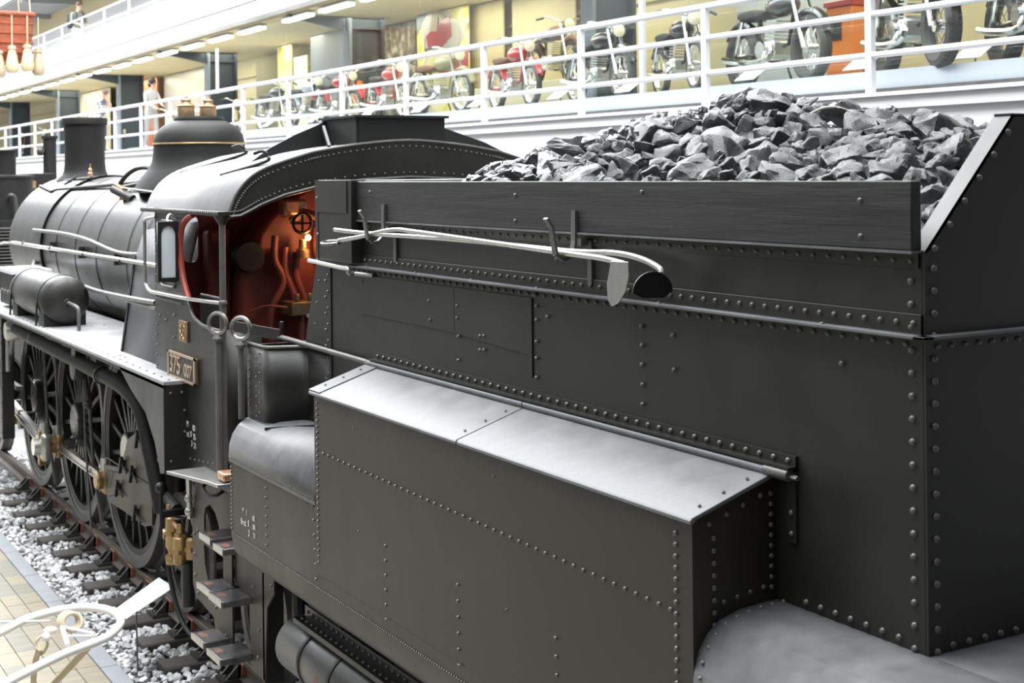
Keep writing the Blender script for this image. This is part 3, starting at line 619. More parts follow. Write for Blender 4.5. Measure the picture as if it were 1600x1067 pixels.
# tender wheels and springs
def plain_wheel(y, r, par, x=-.75, name='wheel', hub=.16, spokes=10):
    w = MB().lathe([(r*.84, -.055), (r*.84, .055), (r*.76, .05), (r*.76, -.05), (r*.84, -.055)], (x, y, r), 'X', 40).lathe([(0,-.08),(hub,-.08),(hub,.06),(0,.06)], (x, y, r), 'X', 24).build(name, 'iron_dark', par)
    MB().lathe([(r*.84,-.06),(r,-.06),(r,.02),(r+.03,.05),(r+.03,.07),(r*.84,.07),(r*.84,-.06)], (x, y, r), 'X', 56).build('tyre', 'steel_grey', w)
    for k in range(spokes):
        a = 2*PI*k/spokes; c, s = math.cos(a), math.sin(a)
        MB().bar((x-.02, y+c*hub*.8, r+s*hub*.8), (x-.02, y+c*r*.8, r+s*r*.8), .035, .07, up=(0,-s,c)).build('spoke', 'iron_dark', w)
    return w
for y in (7.5, 5.9, 3.6, 2.0):
    for sx in (-.75, .75): plain_wheel(y, .5, T, sx)
for y in (7.5, 5.9):
    m = MB(); 
    for k in range(6): m.tube(smooth_path([(-1.08, y-.42+.06*k, .98-.0*k+.022*k), (-1.08, y, .90+.022*k), (-1.08, y+.42-.06*k, .98+.022*k)], 5), .011, 6)
    m.build('leaf_spring', 'iron_dark', T)
    MB().box((-1.16, y-.13, .36), (-1.02, y+.13, .72)).build('axle_box', 'paint_dark', T, bevel=.02)
MB().tube(smooth_path([(-1.15, 8.35, 1.25), (-1.2, 8.2, .95), (-1.18, 8.2, .7), (-1.15, 8.05, .5)], 6), .05, 10).build('brake_hose', 'paint_dark', T)
# equalising reservoir under the tank and its riveted angle
res = MB().lathe([(0, 0), (.10, .004), (.15, .02), (.17, .05), (.17, 1.6), (.15, 1.64), (0, 1.66)], (-1.29, 6.35, .93), 'Y', 36).build('air_reservoir', 'boiler_paint', T)
for y in (7.58, 7.15): MB().lathe([(.172, 0), (.176, 0), (.176, .03), (.172, .03)], (-1.29, y, .93), 'Y', 36).build('seam_band', 'paint_dark', res)
rx = MB().box((-1.40, 4.0, 1.125), (-1.32, 7.80, 1.135)).box((-1.33, 4.0, 1.135), (-1.32, 7.80, 1.20)).box((-1.405, 4.0, 1.11), (-1.395, 7.80, 1.14)).build('frame_angle', 'paint', T)
rrow((-1.365, 7.75, 1.136), (-1.365, 4.5, 1.136), 46, (0,0,1), .011, rx); rrow((-1.331, 7.75, 1.17), (-1.331, 4.5, 1.17), 46, NX, .011, rx)
MB().prism([(-1.462 + 0, 0)] and [(7.30,.86),(7.36,.84),(7.36,.93),(7.30,.95)], -1.4605, -1.457, 'X').build('tag_plate', 'step_rust', res)
# stencilled marks on the tank front
for (body, y, z, s_) in (('v', 8.22, 1.70, .05), ('l', 8.16, 1.69, .05), ('00', 8.035, 1.68, .042), ('Brzd.', 8.21, 1.622, .05), ('8', 8.125, 1.632, .055), ('00', 8.03, 1.63, .042), ('3', 8.12, 1.575, .055), ('21', 8.025, 1.58, .042)):
    text_mesh('stencil_mark', body, s_, 'paint_white', face_negx(-1.5535, y, z), tank, .0008)
# ================================================================ locomotive
L = thing('steam_locomotive', 'black steam locomotive numbered 375.007 with red cab interior', 'locomotive', (0, 14, 0))
def plate_holes(name, outer, holes, x0, x1, m, par, axis='X'):
    cu = bpy.data.curves.new(name, 'CURVE'); cu.dimensions = '2D'; cu.fill_mode = 'BOTH'; cu.extrude = abs(x1-x0)/2
    for loop in [outer] + holes:
        s = cu.splines.new('POLY'); s.points.add(len(loop)-1); s.use_cyclic_u = True
        for p, q in zip(s.points, loop): p.co = (q[0], q[1], 0, 1)
    t = bpy.data.objects.new('tmp_curve', cu); col.objects.link(t); me = bpy.data.meshes.new_from_object(t.evaluated_get(bpy.context.evaluated_depsgraph_get())); bpy.data.objects.remove(t)
    mid = (x0+x1)/2
    me.transform(Matrix(((0,0,1,mid),(1,0,0,0),(0,1,0,0),(0,0,0,1))) if axis == 'X' else Matrix(((1,0,0,0),(0,0,1,mid),(0,1,0,0),(0,0,0,1))))
    me.materials.clear(); me.materials.append(MATS[m]); me.name = name
    o = bpy.data.objects.new(name, me); col.objects.link(o); attach(o, par); return o
def rrect(a0, a1, b0, b1, r, n=5):
    out = []
    for cx, cy, s in ((a1-r, b1-r, 0), (a0+r, b1-r, .5), (a0+r, b0+r, 1), (a1-r, b0+r, 1.5)):
        for k in range(n+1): a = PI*(s + .5*k/n); out.append((cx+r*math.cos(a), cy+r*math.sin(a)))
    return out
ZC = 2.88; BR = .83
# boiler barrel, bands, smokebox
boiler = MB().lathe([(.92, 10.6), (.92, 12.6), (.86, 13.35), (BR, 13.8), (BR, 17.35)], (0, 0, ZC), 'Y', 72).build('boiler', 'boiler_paint', L)
for y, r_ in ((12.75, .915), (13.45, .857), (14.74, BR), (15.67, BR), (16.6, BR)):
    MB().lathe([(r_+.0005, -.004), (r_+.004, -.004), (r_+.004, .02), (r_+.0005, .02)], (0, y, ZC), 'Y', 72).build('boiler_band', 'paint_dark', boiler)
smoke = MB().lathe([(.848, 17.35), (.848, 19.25), (.80, 19.30), (.70, 19.33), (.66, 19.38), (0, 19.46)], (0, 0, ZC), 'Y', 72).build('smokebox', 'boiler_paint', L)
MB().lathe([(.849, 17.33), (.858, 17.33), (.858, 17.37), (.849, 17.37)], (0, 0, ZC), 'Y', 72).build('ring_joint', 'paint_dark', smoke)
for y in (17.42, 19.2):
    for k in range(24): a = -PI*.75 + PI*1.5*k/23*.5; rv((.85*math.sin(a), y, ZC+.85*math.cos(a)), (math.sin(a), 0, math.cos(a)), .009, smoke)
MB().box((-.75, 10.7, 1.35), (.75, 13.4, 2.6)).build('firebox', 'paint_dark', L); MB().box((-.55, 13.4, 1.2), (.55, 19.2, 2.15)).build('ash_pan', 'paint_dark', L)
MB().box((-.62, 8.9, .65), (-.59, 20.2, 1.85)).build('main_frame', 'paint_dark', L); MB().box((.59, 8.9, .65), (.62, 20.2, 1.85)).build('main_frame', 'paint_dark', L)
# chimney
chim = MB().lathe([(.36,3.66),(.335,3.70),(.285,3.74),(.262,3.80),(.252,3.90),(.250,4.05),(.258,4.30),(.262,4.385),(.285,4.39),(.288,4.46),(.28,4.475),(.24,4.475),(.235,4.3),(.23,4.0)], (0, 18.7, 0), 'Z', 48).build('chimney', 'paint_matt', L)
MB().lathe([(.03,3.62),(.03,3.74),(.022,3.75),(.022,3.79),(.008,3.80),(.006,3.86)], (-.16, 17.75, .02), 'Z', 14).build('oil_cup', 'copper', L)
# dome with brass ring and the two safety valves
dome = MB().lathe([(.66,3.55),(.60,3.66),(.52,3.76),(.47,3.84),(.452,3.92),(.448,4.02),(.445,4.05),(.43,4.12),(.39,4.18),(.33,4.225),(.27,4.25),(.245,4.262),(.25,4.265),(.25,4.275),(.235,4.30),(0,4.30)], (0, 13.9, 0), 'Z', 56).build('steam_dome', 'paint_matt', L)
MB().lathe([(.448,4.018),(.457,4.02),(.46,4.028),(.457,4.036),(.448,4.038)], (0, 13.9, 0), 'Z', 56).build('brass_band', 'brass', dome)
for sx in (-.125, .115):
    v = MB().lathe([(.08,4.29),(.083,4.30),(.083,4.40),(.078,4.415),(.06,4.42),(.05,4.44),(.045,4.455),(.055,4.46),(.05,4.475),(.02,4.485),(.012,4.51)], (sx, 13.95+sx*.2, 0), 'Z', 24).build('safety_valve', 'brass_dull', L)
    MB().lathe([(.083,4.395),(.087,4.40),(.087,4.412),(.08,4.418)], (sx, 13.95+sx*.2, 0), 'Z', 24).build('valve_rim', 'brass', v)
# pipes on the boiler
def pipe(name, pts, r, m, n=5, par=None, seg=10): return MB().tube(smooth_path(pts, n) if n else pts, r, seg).build(name, m, par or L)
hr = pipe('boiler_handrail', [(-1.18, 10.70, 2.995), (-1.18, 17.25, 2.96)], .019, 'steel_bright', 0)
pipe('handrail_end', [(-1.18, 17.25, 2.96), (-1.22, 17.5, 2.95), (-1.40, 17.1, 2.93)], .016, 'steel_bright', 0, hr)
for y in (12.4, 13.75, 15.2, 16.6):
    MB().tube([(-.84, y, 2.90), (-1.18, y, 2.975)], .012, 8).ball((-1.18, y, 2.975), .027, 10, 6).build('handrail_bracket', 'paint_dark', hr); MB().box((-.90, y-.015, 2.86), (-.83, y+.015, 2.98)).build('bracket_foot', 'paint_dark', hr)
pipe('sand_pipe', [(-.855, 17.7, 3.08), (-.86, 16.2, 3.09), (-.86, 15.0, 3.06), (-.885, 13.8, 2.99), (-.92, 12.9, 3.00), (-.93, 12.2, 3.06), (-1.0, 11.9, 3.15), (-1.12, 11.3, 3.22), (-1.2, 10.7, 3.27)], .021, 'steel_grey')
pipe('ridge_pipe', [(-.47, 19.15, 3.60), (-.55, 18.1, 3.535), (-.50, 18.0, 3.56), (-.46, 16.5, 3.60), (-.42, 14.6, 3.65)], .022, 'paint_dark', 0)
pipe('ridge_rod', [(-.30, 19.0, 3.66), (-.28, 17.2, 3.70)], .018, 'paint_dark', 0); MB().tube([(-.42, 18.0, 3.62), (-.28, 17.95, 3.72)], .016, 8).build('rod_bracket', 'paint_dark', L)
pipe('injector_pipe', [(-.80, 17.9, 2.70), (-.92, 17.4, 2.66), (-1.02, 16.1, 2.62), (-1.03, 15.9, 2.60), (-1.08, 16.0, 2.45)], .026, 'steel_grey', 0)
pipe('feed_pipe', [(-1.02, 15.6, 2.62), hX(112, 440, -1.05), hX(150, 454, -1.10), hX(198, 465, -1.31), hX(243, 473, -1.37)], .020, 'steel_grey')
pipe('feed_pipe', [hX(196, 468, -1.31), hX(220, 475, -1.335), hX(245, 482, -1.37)], .016, 'steel_grey')
wv = MB().lathe([(.06, 0), (.055, .03), (.03, .05), (.03, .12), (.02, .13)], (-.58, 14.55, 3.47), 'Z', 14).tube([(-.58, 14.55, 3.57), (-.62, 14.75, 3.63)], .028, 10).build('whistle_valve', 'brass', L)
MB().tube([(-.56, 14.3, 3.48), (-.64, 14.75, 3.58)], .045, 12).build('valve_body', 'paint_dark', wv)
MB().tube([(-.60, 14.6, 3.60), (-.70, 12.9, 3.56)], .006, 6).build('whistle_wire', 'steel_bright', L)
MB().tube(smooth_path([(-.60, 14.7, 3.62), (-.55, 14.6, 3.72), (-.48, 14.45, 3.79), (-.42, 14.2, 3.79), (-.40, 14.05, 3.70), (-.44, 14.1, 3.66), (-.5, 14.9, 3.60)], 5), .024, 8).build('vent_pipe', 'paint_dark', L)
# running board with its end box
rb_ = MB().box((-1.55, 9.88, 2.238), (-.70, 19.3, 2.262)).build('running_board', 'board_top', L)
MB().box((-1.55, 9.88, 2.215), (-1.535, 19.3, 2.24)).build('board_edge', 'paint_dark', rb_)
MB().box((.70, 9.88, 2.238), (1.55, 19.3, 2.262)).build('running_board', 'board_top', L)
for k in range(40): rv((-1.49, 9.95+.19*k, 2.262), (0,0,1), .010, rb_); 
for y in (10.0, 11.4, 11.55, 14.0): 
    for k in range(5): rv((-1.42+.12*k, y, 2.262), (0,0,1), .010, rb_)
MB().prism([(9.88,2.24),(9.88,1.62),(9.98,1.60),(10.12,1.80),(10.35,1.98),(10.75,2.10),(11.1,2.24)], -1.55, -1.2, 'X').build('end_box', 'paint', L, bevel=.004)
for x, z in ((-1.5,2.18),(-1.42,2.18),(-1.4,2.05),(-1.4,1.9),(-1.5,1.7)): rv((x, 9.879, z), NYm, .010, rb_)
fs = MB(); fs.add([(-1.33,10.62,2.26),(-1.33,11.82,2.26),(-1.13,12.12,3.03),(-1.05,12.14,3.25),(-1.05,10.62,3.36),(-1.13,10.62,3.05)], [(0,1,2,5),(5,2,3,4)]); fs_o = fs.build('firebox_screen', 'paint_dusty_lit', L); s_ = fs_o.modifiers.new('solid', 'SOLIDIFY'); s_.thickness = .02
MB().bar((-1.33, 11.83, 2.26), (-1.13, 12.13, 3.03), .012, .05).build('screen_edge', 'paint', fs_o)
# air reservoir on the running board
AR = MB().lathe([(0, 14.06), (.09, 14.065), (.17, 14.085), (.215, 14.12), (.235, 14.18), (.235, 15.72), (.215, 15.78), (.16, 15.82), (0, 15.84)], (-1.27, 0, 2.515), 'Y', 44).build('main_reservoir', 'paint', L)
for y in (14.3, 15.6):
    MB().lathe([(.236, -.012), (.242, -.012), (.242, .012), (.236, .012)], (-1.27, y, 2.515), 'Y', 44).build('reservoir_strap', 'paint_dark', AR)
    MB().tube([(-1.51, y, 2.50), (-1.52, y, 2.27)], .010, 8).build('strap_rod', 'paint_dark', AR)
    MB().prism([(-1.47, 2.262), (-1.07, 2.262), (-1.07, 2.40), (-1.27, 2.29), (-1.47, 2.40)], y-.12, y+.12, 'Y').build('cradle', 'paint_dark', AR)
MB().tube(smooth_path([(-1.27, 14.06, 2.50), (-1.27, 13.96, 2.495), (-1.265, 13.72, 2.48), (-1.26, 13.66, 2.44), (-1.26, 13.65, 2.26)], 4), .018, 10).lathe([(.035,0),(.035,.03),(.0,.03)], (-1.27, 14.03, 2.50), 'Y', 12).build('drain_pipe', 'steel_grey', AR)
# lubricator box and stanchion near the smokebox
lb = MB().box((-1.38, 16.15, 2.30), (-1.0, 16.95, 2.66)).build('lubricator', 'paint_dark', L, bevel=.01); MB().box((-1.41, 16.1, 2.66), (-.98, 17.0, 2.70)).build('lid', 'white_metal', lb)
for k in range(4): MB().lathe([(.02,0),(.02,.05),(.01,.06)], (-1.40, 16.25+.18*k, 2.45), 'X', 10).build('oil_outlet', 'steel_bright', lb)
MB().tube([(-1.45, 17.3, 2.26), (-1.45, 17.3, 3.0)], .018, 10).build('stanchion', 'steel_bright', L); MB().ball((-1.45, 17.3, 3.02), .03, 12, 8).build('stanchion_knob', 'brass', L)
# ---- wheels
def driver(y, x, near=True):
    r = 1.07; s = -1 if x < 0 else 1
    w = MB(); w.lathe([(.90, -.05), (.955, -.05), (.955, .06), (.90, .06), (.90, -.05)], (x, y, r), 'X', 72)
    w.lathe([(0, s*.12), (.19, s*.12), (.20, s*.10), (.20, -s*.06), (0, -s*.06)], (x, y, r), 'X', 36)
    wo = w.build('driving_wheel', 'paint', L)
    MB().lathe([(.955, -.055), (.998, -.060), (.998, -.07), (1.07, -.07), (1.072, .03), (1.10, .06), (1.10, .075), (.955, .075), (.955, -.055)], (x, y, r), 'X', 80).build('tyre', 'steel_grey', wo)
    if near:
        MB().lathe([(0, s*.125), (.17, s*.125), (.175, s*.115)], (x, y, r), 'X', 36).build('hub_cap', 'steel', wo)
        for k in range(20):
            a = 2*PI*(k+.5)/20; c, d = math.cos(a), math.sin(a)
            q = MB(); q.add([(x+s*.05, y+c*.19-d*.03, r+d*.19+c*.03), (x+s*.05, y+c*.19+d*.03, r+d*.19-c*.03), (x+s*.02, y+c*.91+d*.022, r+d*.91-c*.022), (x+s*.02, y+c*.91-d*.022, r+d*.91+c*.022),
                             (x-s*.03, y+c*.19-d*.03, r+d*.19+c*.03), (x-s*.03, y+c*.19+d*.03, r+d*.19-c*.03), (x-s*.03, y+c*.91+d*.022, r+d*.91-c*.022), (x-s*.03, y+c*.91-d*.022, r+d*.91+c*.022)], [(0,1,2,3),(7,6,5,4),(0,4,5,1),(1,5,6,2),(2,6,7,3),(3,7,4,0)])
            q.build('spoke', 'paint', wo, bevel=.008)
        a0 = math.atan2(.27, -.2); m = MB(); P = [(y+.90*math.cos(a0+t), r+.90*math.sin(a0+t)) for t in [(-.5+k/10) for k in range(11)]]
        m.prism(P, x-.04, x+.05, 'X').build('counterweight', 'paint', wo)
    return wo
WY = (13.6, 15.7, 17.8)
for y in WY: driver(y, -.73); driver(y, .73, False)
for y in (11.95, 9.95): plain_wheel(y, .5, L, -.75, 'carrying_wheel'); plain_wheel(y, .5, L, .75, 'carrying_wheel')
plain_wheel(20.4, .5, L, -.75, 'carrying_wheel')
# ---- rods
PIN = [(y+.2, .80) for y in WY]
cr = MB()
for (a, b) in ((PIN[0], PIN[1]), (PIN[1], PIN[2])):
    cr.bar((-.98, a[0], a[1]), (-.98, b[0], b[1]), .035, .055); cr.bar((-.985, a[0], a[1]+.035), (-.985, b[0], b[1]+.035), .055, .018); cr.bar((-.985, a[0], a[1]-.035), (-.985, b[0], b[1]-.035), .055, .018)
rod = cr.build('coupling_rod', 'steel', L, bevel=.003)
mr = MB(); a, b = PIN[1], (18.7, 1.10)
mr.bar((-1.10, a[0], a[1]), (-1.10, b[0], b[1]), .03, .07); mr.bar((-1.105, a[0], a[1]+.05), (-1.105, b[0], b[1]+.045), .06, .02); mr.bar((-1.105, a[0], a[1]-.05), (-1.105, b[0], b[1]-.045), .06, .02)
mrod = mr.build('connecting_rod', 'steel_bright', L, bevel=.003)
for i, (y, z) in enumerate(PIN):
    MB().tube([(-.80, y, z), (-1.06 if i != 1 else -1.2, y, z)], .06, 16).build('crank_pin', 'steel', L)
    e = MB().obox((-.98, y, z), (.09, .24, .26), (0, 0, 0)).build('rod_end', 'brass_dull' if i < 2 else 'steel', L, bevel=.03)
    MB().tube([(-1.0, y-.05, z+.1), (-1.0, y-.05, z+.22)], .03, 12).tube([(-1.0, y+.06, z+.1), (-1.0, y+.06, z+.2)], .022, 12).build('oil_pot', 'steel_bright', e)
    MB().lathe([(0, -.07), (.07, -.07), (.085, -.05), (.085, 0)], (-1.02, y, z), 'X', 20).build('rod_bush', 'brass', e)
be = MB().obox((-1.13, PIN[1][0]+.02, PIN[1][1]), (.10, .34, .30), (0, 0, 0)).build('big_end', 'steel_bright', L, bevel=.04)
MB().tube([(-1.13, PIN[1][0]-.02, .93), (-1.13, PIN[1][0]-.02, 1.06)], .04, 12).tube([(-1.13, PIN[1][0]+.12, .93), (-1.13, PIN[1][0]+.12, 1.02)], .025, 10).build('oil_pot', 'steel_bright', be)
MB().box((-1.19, PIN[1][0]-.04, .60), (-1.07, PIN[1][0]+.02, .98)).build('wedge', 'brass', be, bevel=.01)
MB().lathe([(0,-.06),(.09,-.06),(.1,0)], (-1.18, PIN[1][0]+.02, .8), 'X', 24).build('end_cap', 'steel_bright', be)
pipe('lubricating_pipe', [(-1.0, 15.75, .95), (-1.02, 15.72, 1.2), (-1.05, 15.7, 2.0)], .012, 'steel_grey'); pipe('lubricating_pipe', [(-1.0, 14.55, 1.9), (-1.02, 14.5, 1.5), (-1.02, 14.45, 1.0), (-1.0, 14.35, .2)], .012, 'steel_grey')
pipe('sand_tube', [(-.92, 14.75, 1.95), (-.92, 14.72, 1.5), (-.92, 14.55, .8), (-.88, 14.4, .25)], .018, 'steel_grey')
pipe('sand_tube', [(-.92, 16.85, 1.95), (-.92, 16.82, 1.5), (-.92, 16.65, .8), (-.88, 16.5, .25)], .018, 'steel_grey')
# cylinder, slide bars and motion bracket at the front
cyl = MB().lathe([(0,19.0),(.34,19.0),(.38,19.04),(.38,20.0),(.34,20.05),(0,20.08)], (-1.12, 0, 1.12), 'Y', 40).build('cylinder', 'paint', L); MB().lathe([(.385,19.0),(.40,19.0),(.40,19.05),(.385,19.05)], (-1.12, 0, 1.12), 'Y', 40).build('cover_ring', 'steel', cyl)
for dz in (.14, -.14): MB().bar((-1.12, 17.2, 1.12+dz), (-1.12, 19.0, 1.12+dz), .06, .05).build('slide_bar', 'steel_bright', L)
MB().box((-1.18, 18.4, 1.0), (-1.06, 18.9, 1.24)).build('crosshead', 'steel', L, bevel=.02); MB().tube([(-1.12, 18.9, 1.12), (-1.12, 19.2, 1.12)], .035, 12).build('piston_rod', 'steel_bright', L)
mb_ = MB().box((-1.36, 17.0, .72), (-1.22, 17.6, 2.2)).build('motion_bracket', 'paint', L, bevel=.01); MB().box((-1.365, 17.1, 1.30), (-1.355, 17.4, 1.62)).build('bracket_opening', 'steel_grey', mb_)
for k in range(8): rv((-1.361, 17.04, .8+.17*k), NX, .012, mb_)
MB().lathe([(0,-.06),(.09,-.06),(.11,-.03),(.11,.08),(0,.08)], (-1.36, 16.45, 2.02), 'X', 24).tube([(-1.36, 16.6, 2.02), (-1.36, 16.6, 1.55)], .03, 10).bar((-1.34, 16.4, 2.0), (-1.34, 16.75, 1.55), .03, .05).build('reversing_link', 'steel_bright', L)
MB().prism([(16.3,2.05),(16.35,2.05),(16.75,1.62),(16.7,1.58)], -1.34, -1.32, 'X').build('link_arm', 'steel_grey', L)
# thick exhaust pipe under the running board
tp = MB().tube(smooth_path([(-1.32, 16.3, 2.05), (-1.32, 15.3, 2.02), (-1.30, 13.6, 1.99), (-1.30, 12.7, 1.975), (-1.30, 11.95, 1.955), (-1.30, 11.5, 1.88), (-1.30, 11.27, 1.75), (-1.30, 11.12, 1.55), (-1.29, 11.0, 1.35), (-1.28, 10.88, 1.12)], 6), .066, 18).build('drain_main', 'paint_matt', L)
MB().lathe([(.0,-.05),(.11,-.05),(.115,-.03),(.115,.03),(.11,.05),(0,.05)], (-1.30, 13.55, 1.93), 'X', 28).box((-1.34, 13.47, 1.95), (-1.24, 13.63, 2.24)).build('pipe_hanger', 'paint', tp)
for y in (15.4, 12.6): MB().lathe([(.066,-.02),(.078,-.02),(.078,.02),(.066,.02)], (-1.31, y, 2.02 if y > 14 else 1.973), 'Y', 18).build('pipe_clamp', 'paint', tp)
MB().tube([(-1.24, 13.55, 1.85), (-1.22, 13.5, 1.62)], .028, 8).ball((-1.22, 13.5, 1.58), .04).build('drain_cock', 'iron_dark', tp)
# wheel guard plate with latches
gp = MB().prism([(13.75,.96),(13.12,1.04),(12.97,1.22),(12.88,1.33),(12.6,1.44),(12.1,1.52),(12.1,.72),(12.35,.66),(13.0,.66),(13.62,.64)][:], -1.02, -1.0, 'X').build('ash_pan_door', 'paint_worn', L)
MB().box((-1.03, 12.1, 1.05), (-1.02, 13.6, 1.06)).build('plate_seam', 'paint', gp)
for y, z in ((13.0,1.10),(12.65,1.08),(13.15,.86),(12.55,.75),(12.45,1.42),(12.2,1.40)):
    MB().ball((-1.03, y, z), .032, 10, 6).bar((-1.05, y-.03, z+.06), (-1.05, y+.04, z-.09), .03, .03).tube([(-1.04, y, z), (-1.04, y-.16, z-.06)], .009, 6).build('latch', 'paint_dark', gp)
for k in range(9): rv((-1.021, 13.55-.05*k, .70+.012*k), NX, .012, gp); rv((-1.021, 13.55-.02*k, .78+.02*k), NX, .010, gp)
for k in range(6): rv((-1.021, 13.6-.09*k, .93+.012*k), NX, .010, gp)
# injector group in brass
inj = MB().lathe([(.03,1.22),(.05,1.20),(.05,1.17),(.04,1.16),(.04,1.11),(.06,1.10),(.062,.88),(.05,.86),(.03,.80),(.06,.78),(.06,.75),(0,.75)], (-1.24, 10.72, 0), 'Z', 20).build('injector', 'brass', L)
MB().lathe([(.02,1.11),(.03,1.1),(.03,1.03),(.055,1.0),(.058,.82),(.04,.80),(0,.80)], (-1.26, 10.48, 0), 'Z', 18).build('injector_valve', 'brass', inj)
MB().lathe([(.035,1.02),(.05,1.0),(.05,.86),(0,.85)], (-1.20, 10.38, 0), 'Z', 18).build('injector_valve', 'brass', inj)
MB().tube([(-1.24, 10.85, .93), (-1.24, 10.95, .93)], .04, 12).build('union_nut', 'brass', inj); MB().tube([(-1.22, 10.42, .82), (-1.22, 10.42, .50)], .05, 12).build('delivery_pipe', 'paint_dark', inj)
for (x_, y_, z_, r_) in ((-1.24, 10.72, 1.185, .058), (-1.24, 10.72, .985, .07), (-1.24, 10.72, .80, .068), (-1.26, 10.48, 1.02, .05), (-1.26, 10.48, .90, .066), (-1.20, 10.38, .93, .058)):
    MB().lathe([(0, -.016), (r_, -.016), (r_, .016), (0, .016)], (x_, y_, z_), 'Z', 6).build('hex_nut', 'brass', inj)
MB().tube([(-1.25, 10.74, 1.07), (-1.255, 10.47, 1.055)], .02, 10).build('link_pipe', 'copper', inj); MB().lathe([(.045, -.008), (.055, 0), (.045, .008), (.035, 0), (.045, -.008)], (-1.26, 10.48, 1.15), 'Z', 16).build('valve_wheel', 'iron_dark', inj)
MB().tube([(-1.24, 10.62, 1.18), (-1.24, 10.9, 1.22), (-1.24, 11.0, 1.2)], .045, 10).build('steam_elbow', 'iron_dark', inj)
MB().tube(smooth_path([(-1.24, 10.95, .9), (-1.22, 10.9, .6), (-1.18, 10.75, .3), (-1.1, 10.5, .15)], 5), .02, 8).build('overflow_pipe', 'paint_dark', inj)
bl = hX(251, 762, -1.38); MB().tube([(bl.x, bl.y, bl.z-.38), (bl.x, bl.y, bl.z)], .011, 8).ball(bl, .042, 14, 10).bar((bl.x, bl.y, bl.z-.2), (-1.2, bl.y, bl.z-.2), .04, .05).build('ball_lever', 'paint_dark', L)
MB().tube([(-1.36, 9.95, 1.65), (-1.33, 10.02, 1.25)], .018, 10).ball((-1.345, 9.99, 1.40), .03).ball((-1.335, 10.01, 1.30), .034).build('valve_spindle', 'steel_bright', L)
# ---- rear side plate with arched holes, and the steps
hole1 = [(9.75, 1.18), (9.75, 1.31), (9.72, 1.38), (9.62, 1.425), (9.50, 1.39), (9.42, 1.31), (9.40, 1.18)]
hole2 = [(9.76, 1.12), (9.34, 1.12), (9.34, .86), (9.40, .79), (9.52, .79), (9.66, .86), (9.74, .98)]
bpz = plate_holes('rear_side_plate', [(10.02,1.66),(10.02,.78),(9.95,.70),(9.55,.66),(9.50,.52),(9.16,.52),(9.16,1.66)], [hole1, hole2], -1.31, -1.295, 'paint_worn', L)
for y, z in ((9.98,1.5),(9.98,1.35),(9.97,1.15),(9.97,1.0),(9.97,.85),(9.9,.74),(9.5,.74),(9.3,.6),(9.9,1.18),(9.78,1.55)): rv((-1.31, y, z), NX, .014, bpz)
MB().tube(smooth_path([(-1.315, 9.62, 1.58), (-1.36, 9.60, 1.555), (-1.38, 9.45, 1.535), (-1.36, 9.32, 1.55), (-1.315, 9.30, 1.58)], 4), .012, 8).build('grab_iron', 'paint_dark', bpz)
step(-1.495, -1.30, 9.03, 9.26, 1.335, L, 4); step(-1.475, -1.30, 9.12, 9.39, .97, L, 5); step(-1.485, -1.285, 9.23, 9.49, .60, L, 6)
MB().prism([(-1.655, 9.47), (-1.36, 9.47), (-1.36, 8.86), (-1.50, 8.86), (-1.52, 9.0)], 1.70, 1.722, 'Z').build('sill_plate', 'steel_bright', L, bevel=.003)
MB().box((-1.46, 8.86, 1.735), (-1.36, 9.0, 1.785)).build('sill_block', 'copper', L, bevel=.01)
# ---- cab
XS = -1.38
side = [(10.63,1.56),(10.63,3.47),(9.08,3.425),(9.60,3.425),(9.80,3.41),(9.93,3.36),(9.98,3.28),(10.0,3.18),(9.975,3.05),(9.92,2.95),(9.80,2.82),(9.70,2.735),(9.55,2.695),(9.42,2.68),(9.20,2.68),(9.20,1.66),(9.6,1.60)]
side = [(10.63,1.56),(10.63,3.475),(9.70,3.46),(9.70,3.43),(9.80,3.415),(9.93,3.36),(9.985,3.28),(10.0,3.18),(9.975,3.05),(9.92,2.95),(9.80,2.82),(9.70,2.735),(9.55,2.695),(9.42,2.68),(9.22,2.68),(9.22,1.66),(9.6,1.60)]
cs = plate_holes('cab_side', side, [rrect(10.10, 10.48, 2.90, 3.38, .07)], XS-.006, XS+.006, 'paint', L)
MB().tube(smooth_path([(XS, 9.70, 3.435), (XS, 9.82, 3.41), (XS, 9.94, 3.355), (XS, 9.99, 3.28), (XS, 10.003, 3.18), (XS, 9.978, 3.05), (XS, 9.922, 2.95), (XS, 9.82, 2.84)], 4), .022, 8).build('red_trim', 'trim_red', cs)
MB().tube(smooth_path([(XS-.01, 9.82, 2.835), (XS-.01, 9.70, 2.735), (XS-.01, 9.55, 2.697), (XS-.01, 9.42, 2.682), (XS-.01, 9.1, 2.68)], 4), .012, 8).build('scoop_bead', 'steel_grey', cs)
# rounded rear corner of the lower side
m = MB(); cc = [(XS+.10+ -.10*math.cos(t), 9.22-.10*math.sin(t)) for t in [PI/2*k/6 for k in range(7)]] + [(-1.1, 9.12)]
m.sheet([(x, y, 1.66) for x, y in cc], [(x, y, 2.68) for x, y in cc]); rc = m.build('cab_corner', 'paint', L); s_ = rc.modifiers.new('solid', 'SOLIDIFY'); s_.thickness = .01
MB().box((XS+.125, 9.50, 2.30), (XS+.145, 9.96, 2.852)).build('inner_parapet', 'paint', L); MB().tube([(XS+.135, 9.50, 2.855), (XS+.135, 9.96, 2.855)], .011, 8).build('parapet_bead', 'steel_grey', L)
for k in range(24): rv((XS-.007, 10.60, 3.42-.075*k), NX, .008, cs)
for k in range(30): rv((XS-.007, 10.6-.03*k, 3.462), NX, .007, cs); rv((XS-.007, 10.6-.03*k, 3.435), NX, .007, cs)
MB().box((XS-.016, 9.72, 2.835), (XS-.006, 10.62, 2.855)).build('waist_bead', 'steel_grey', cs)
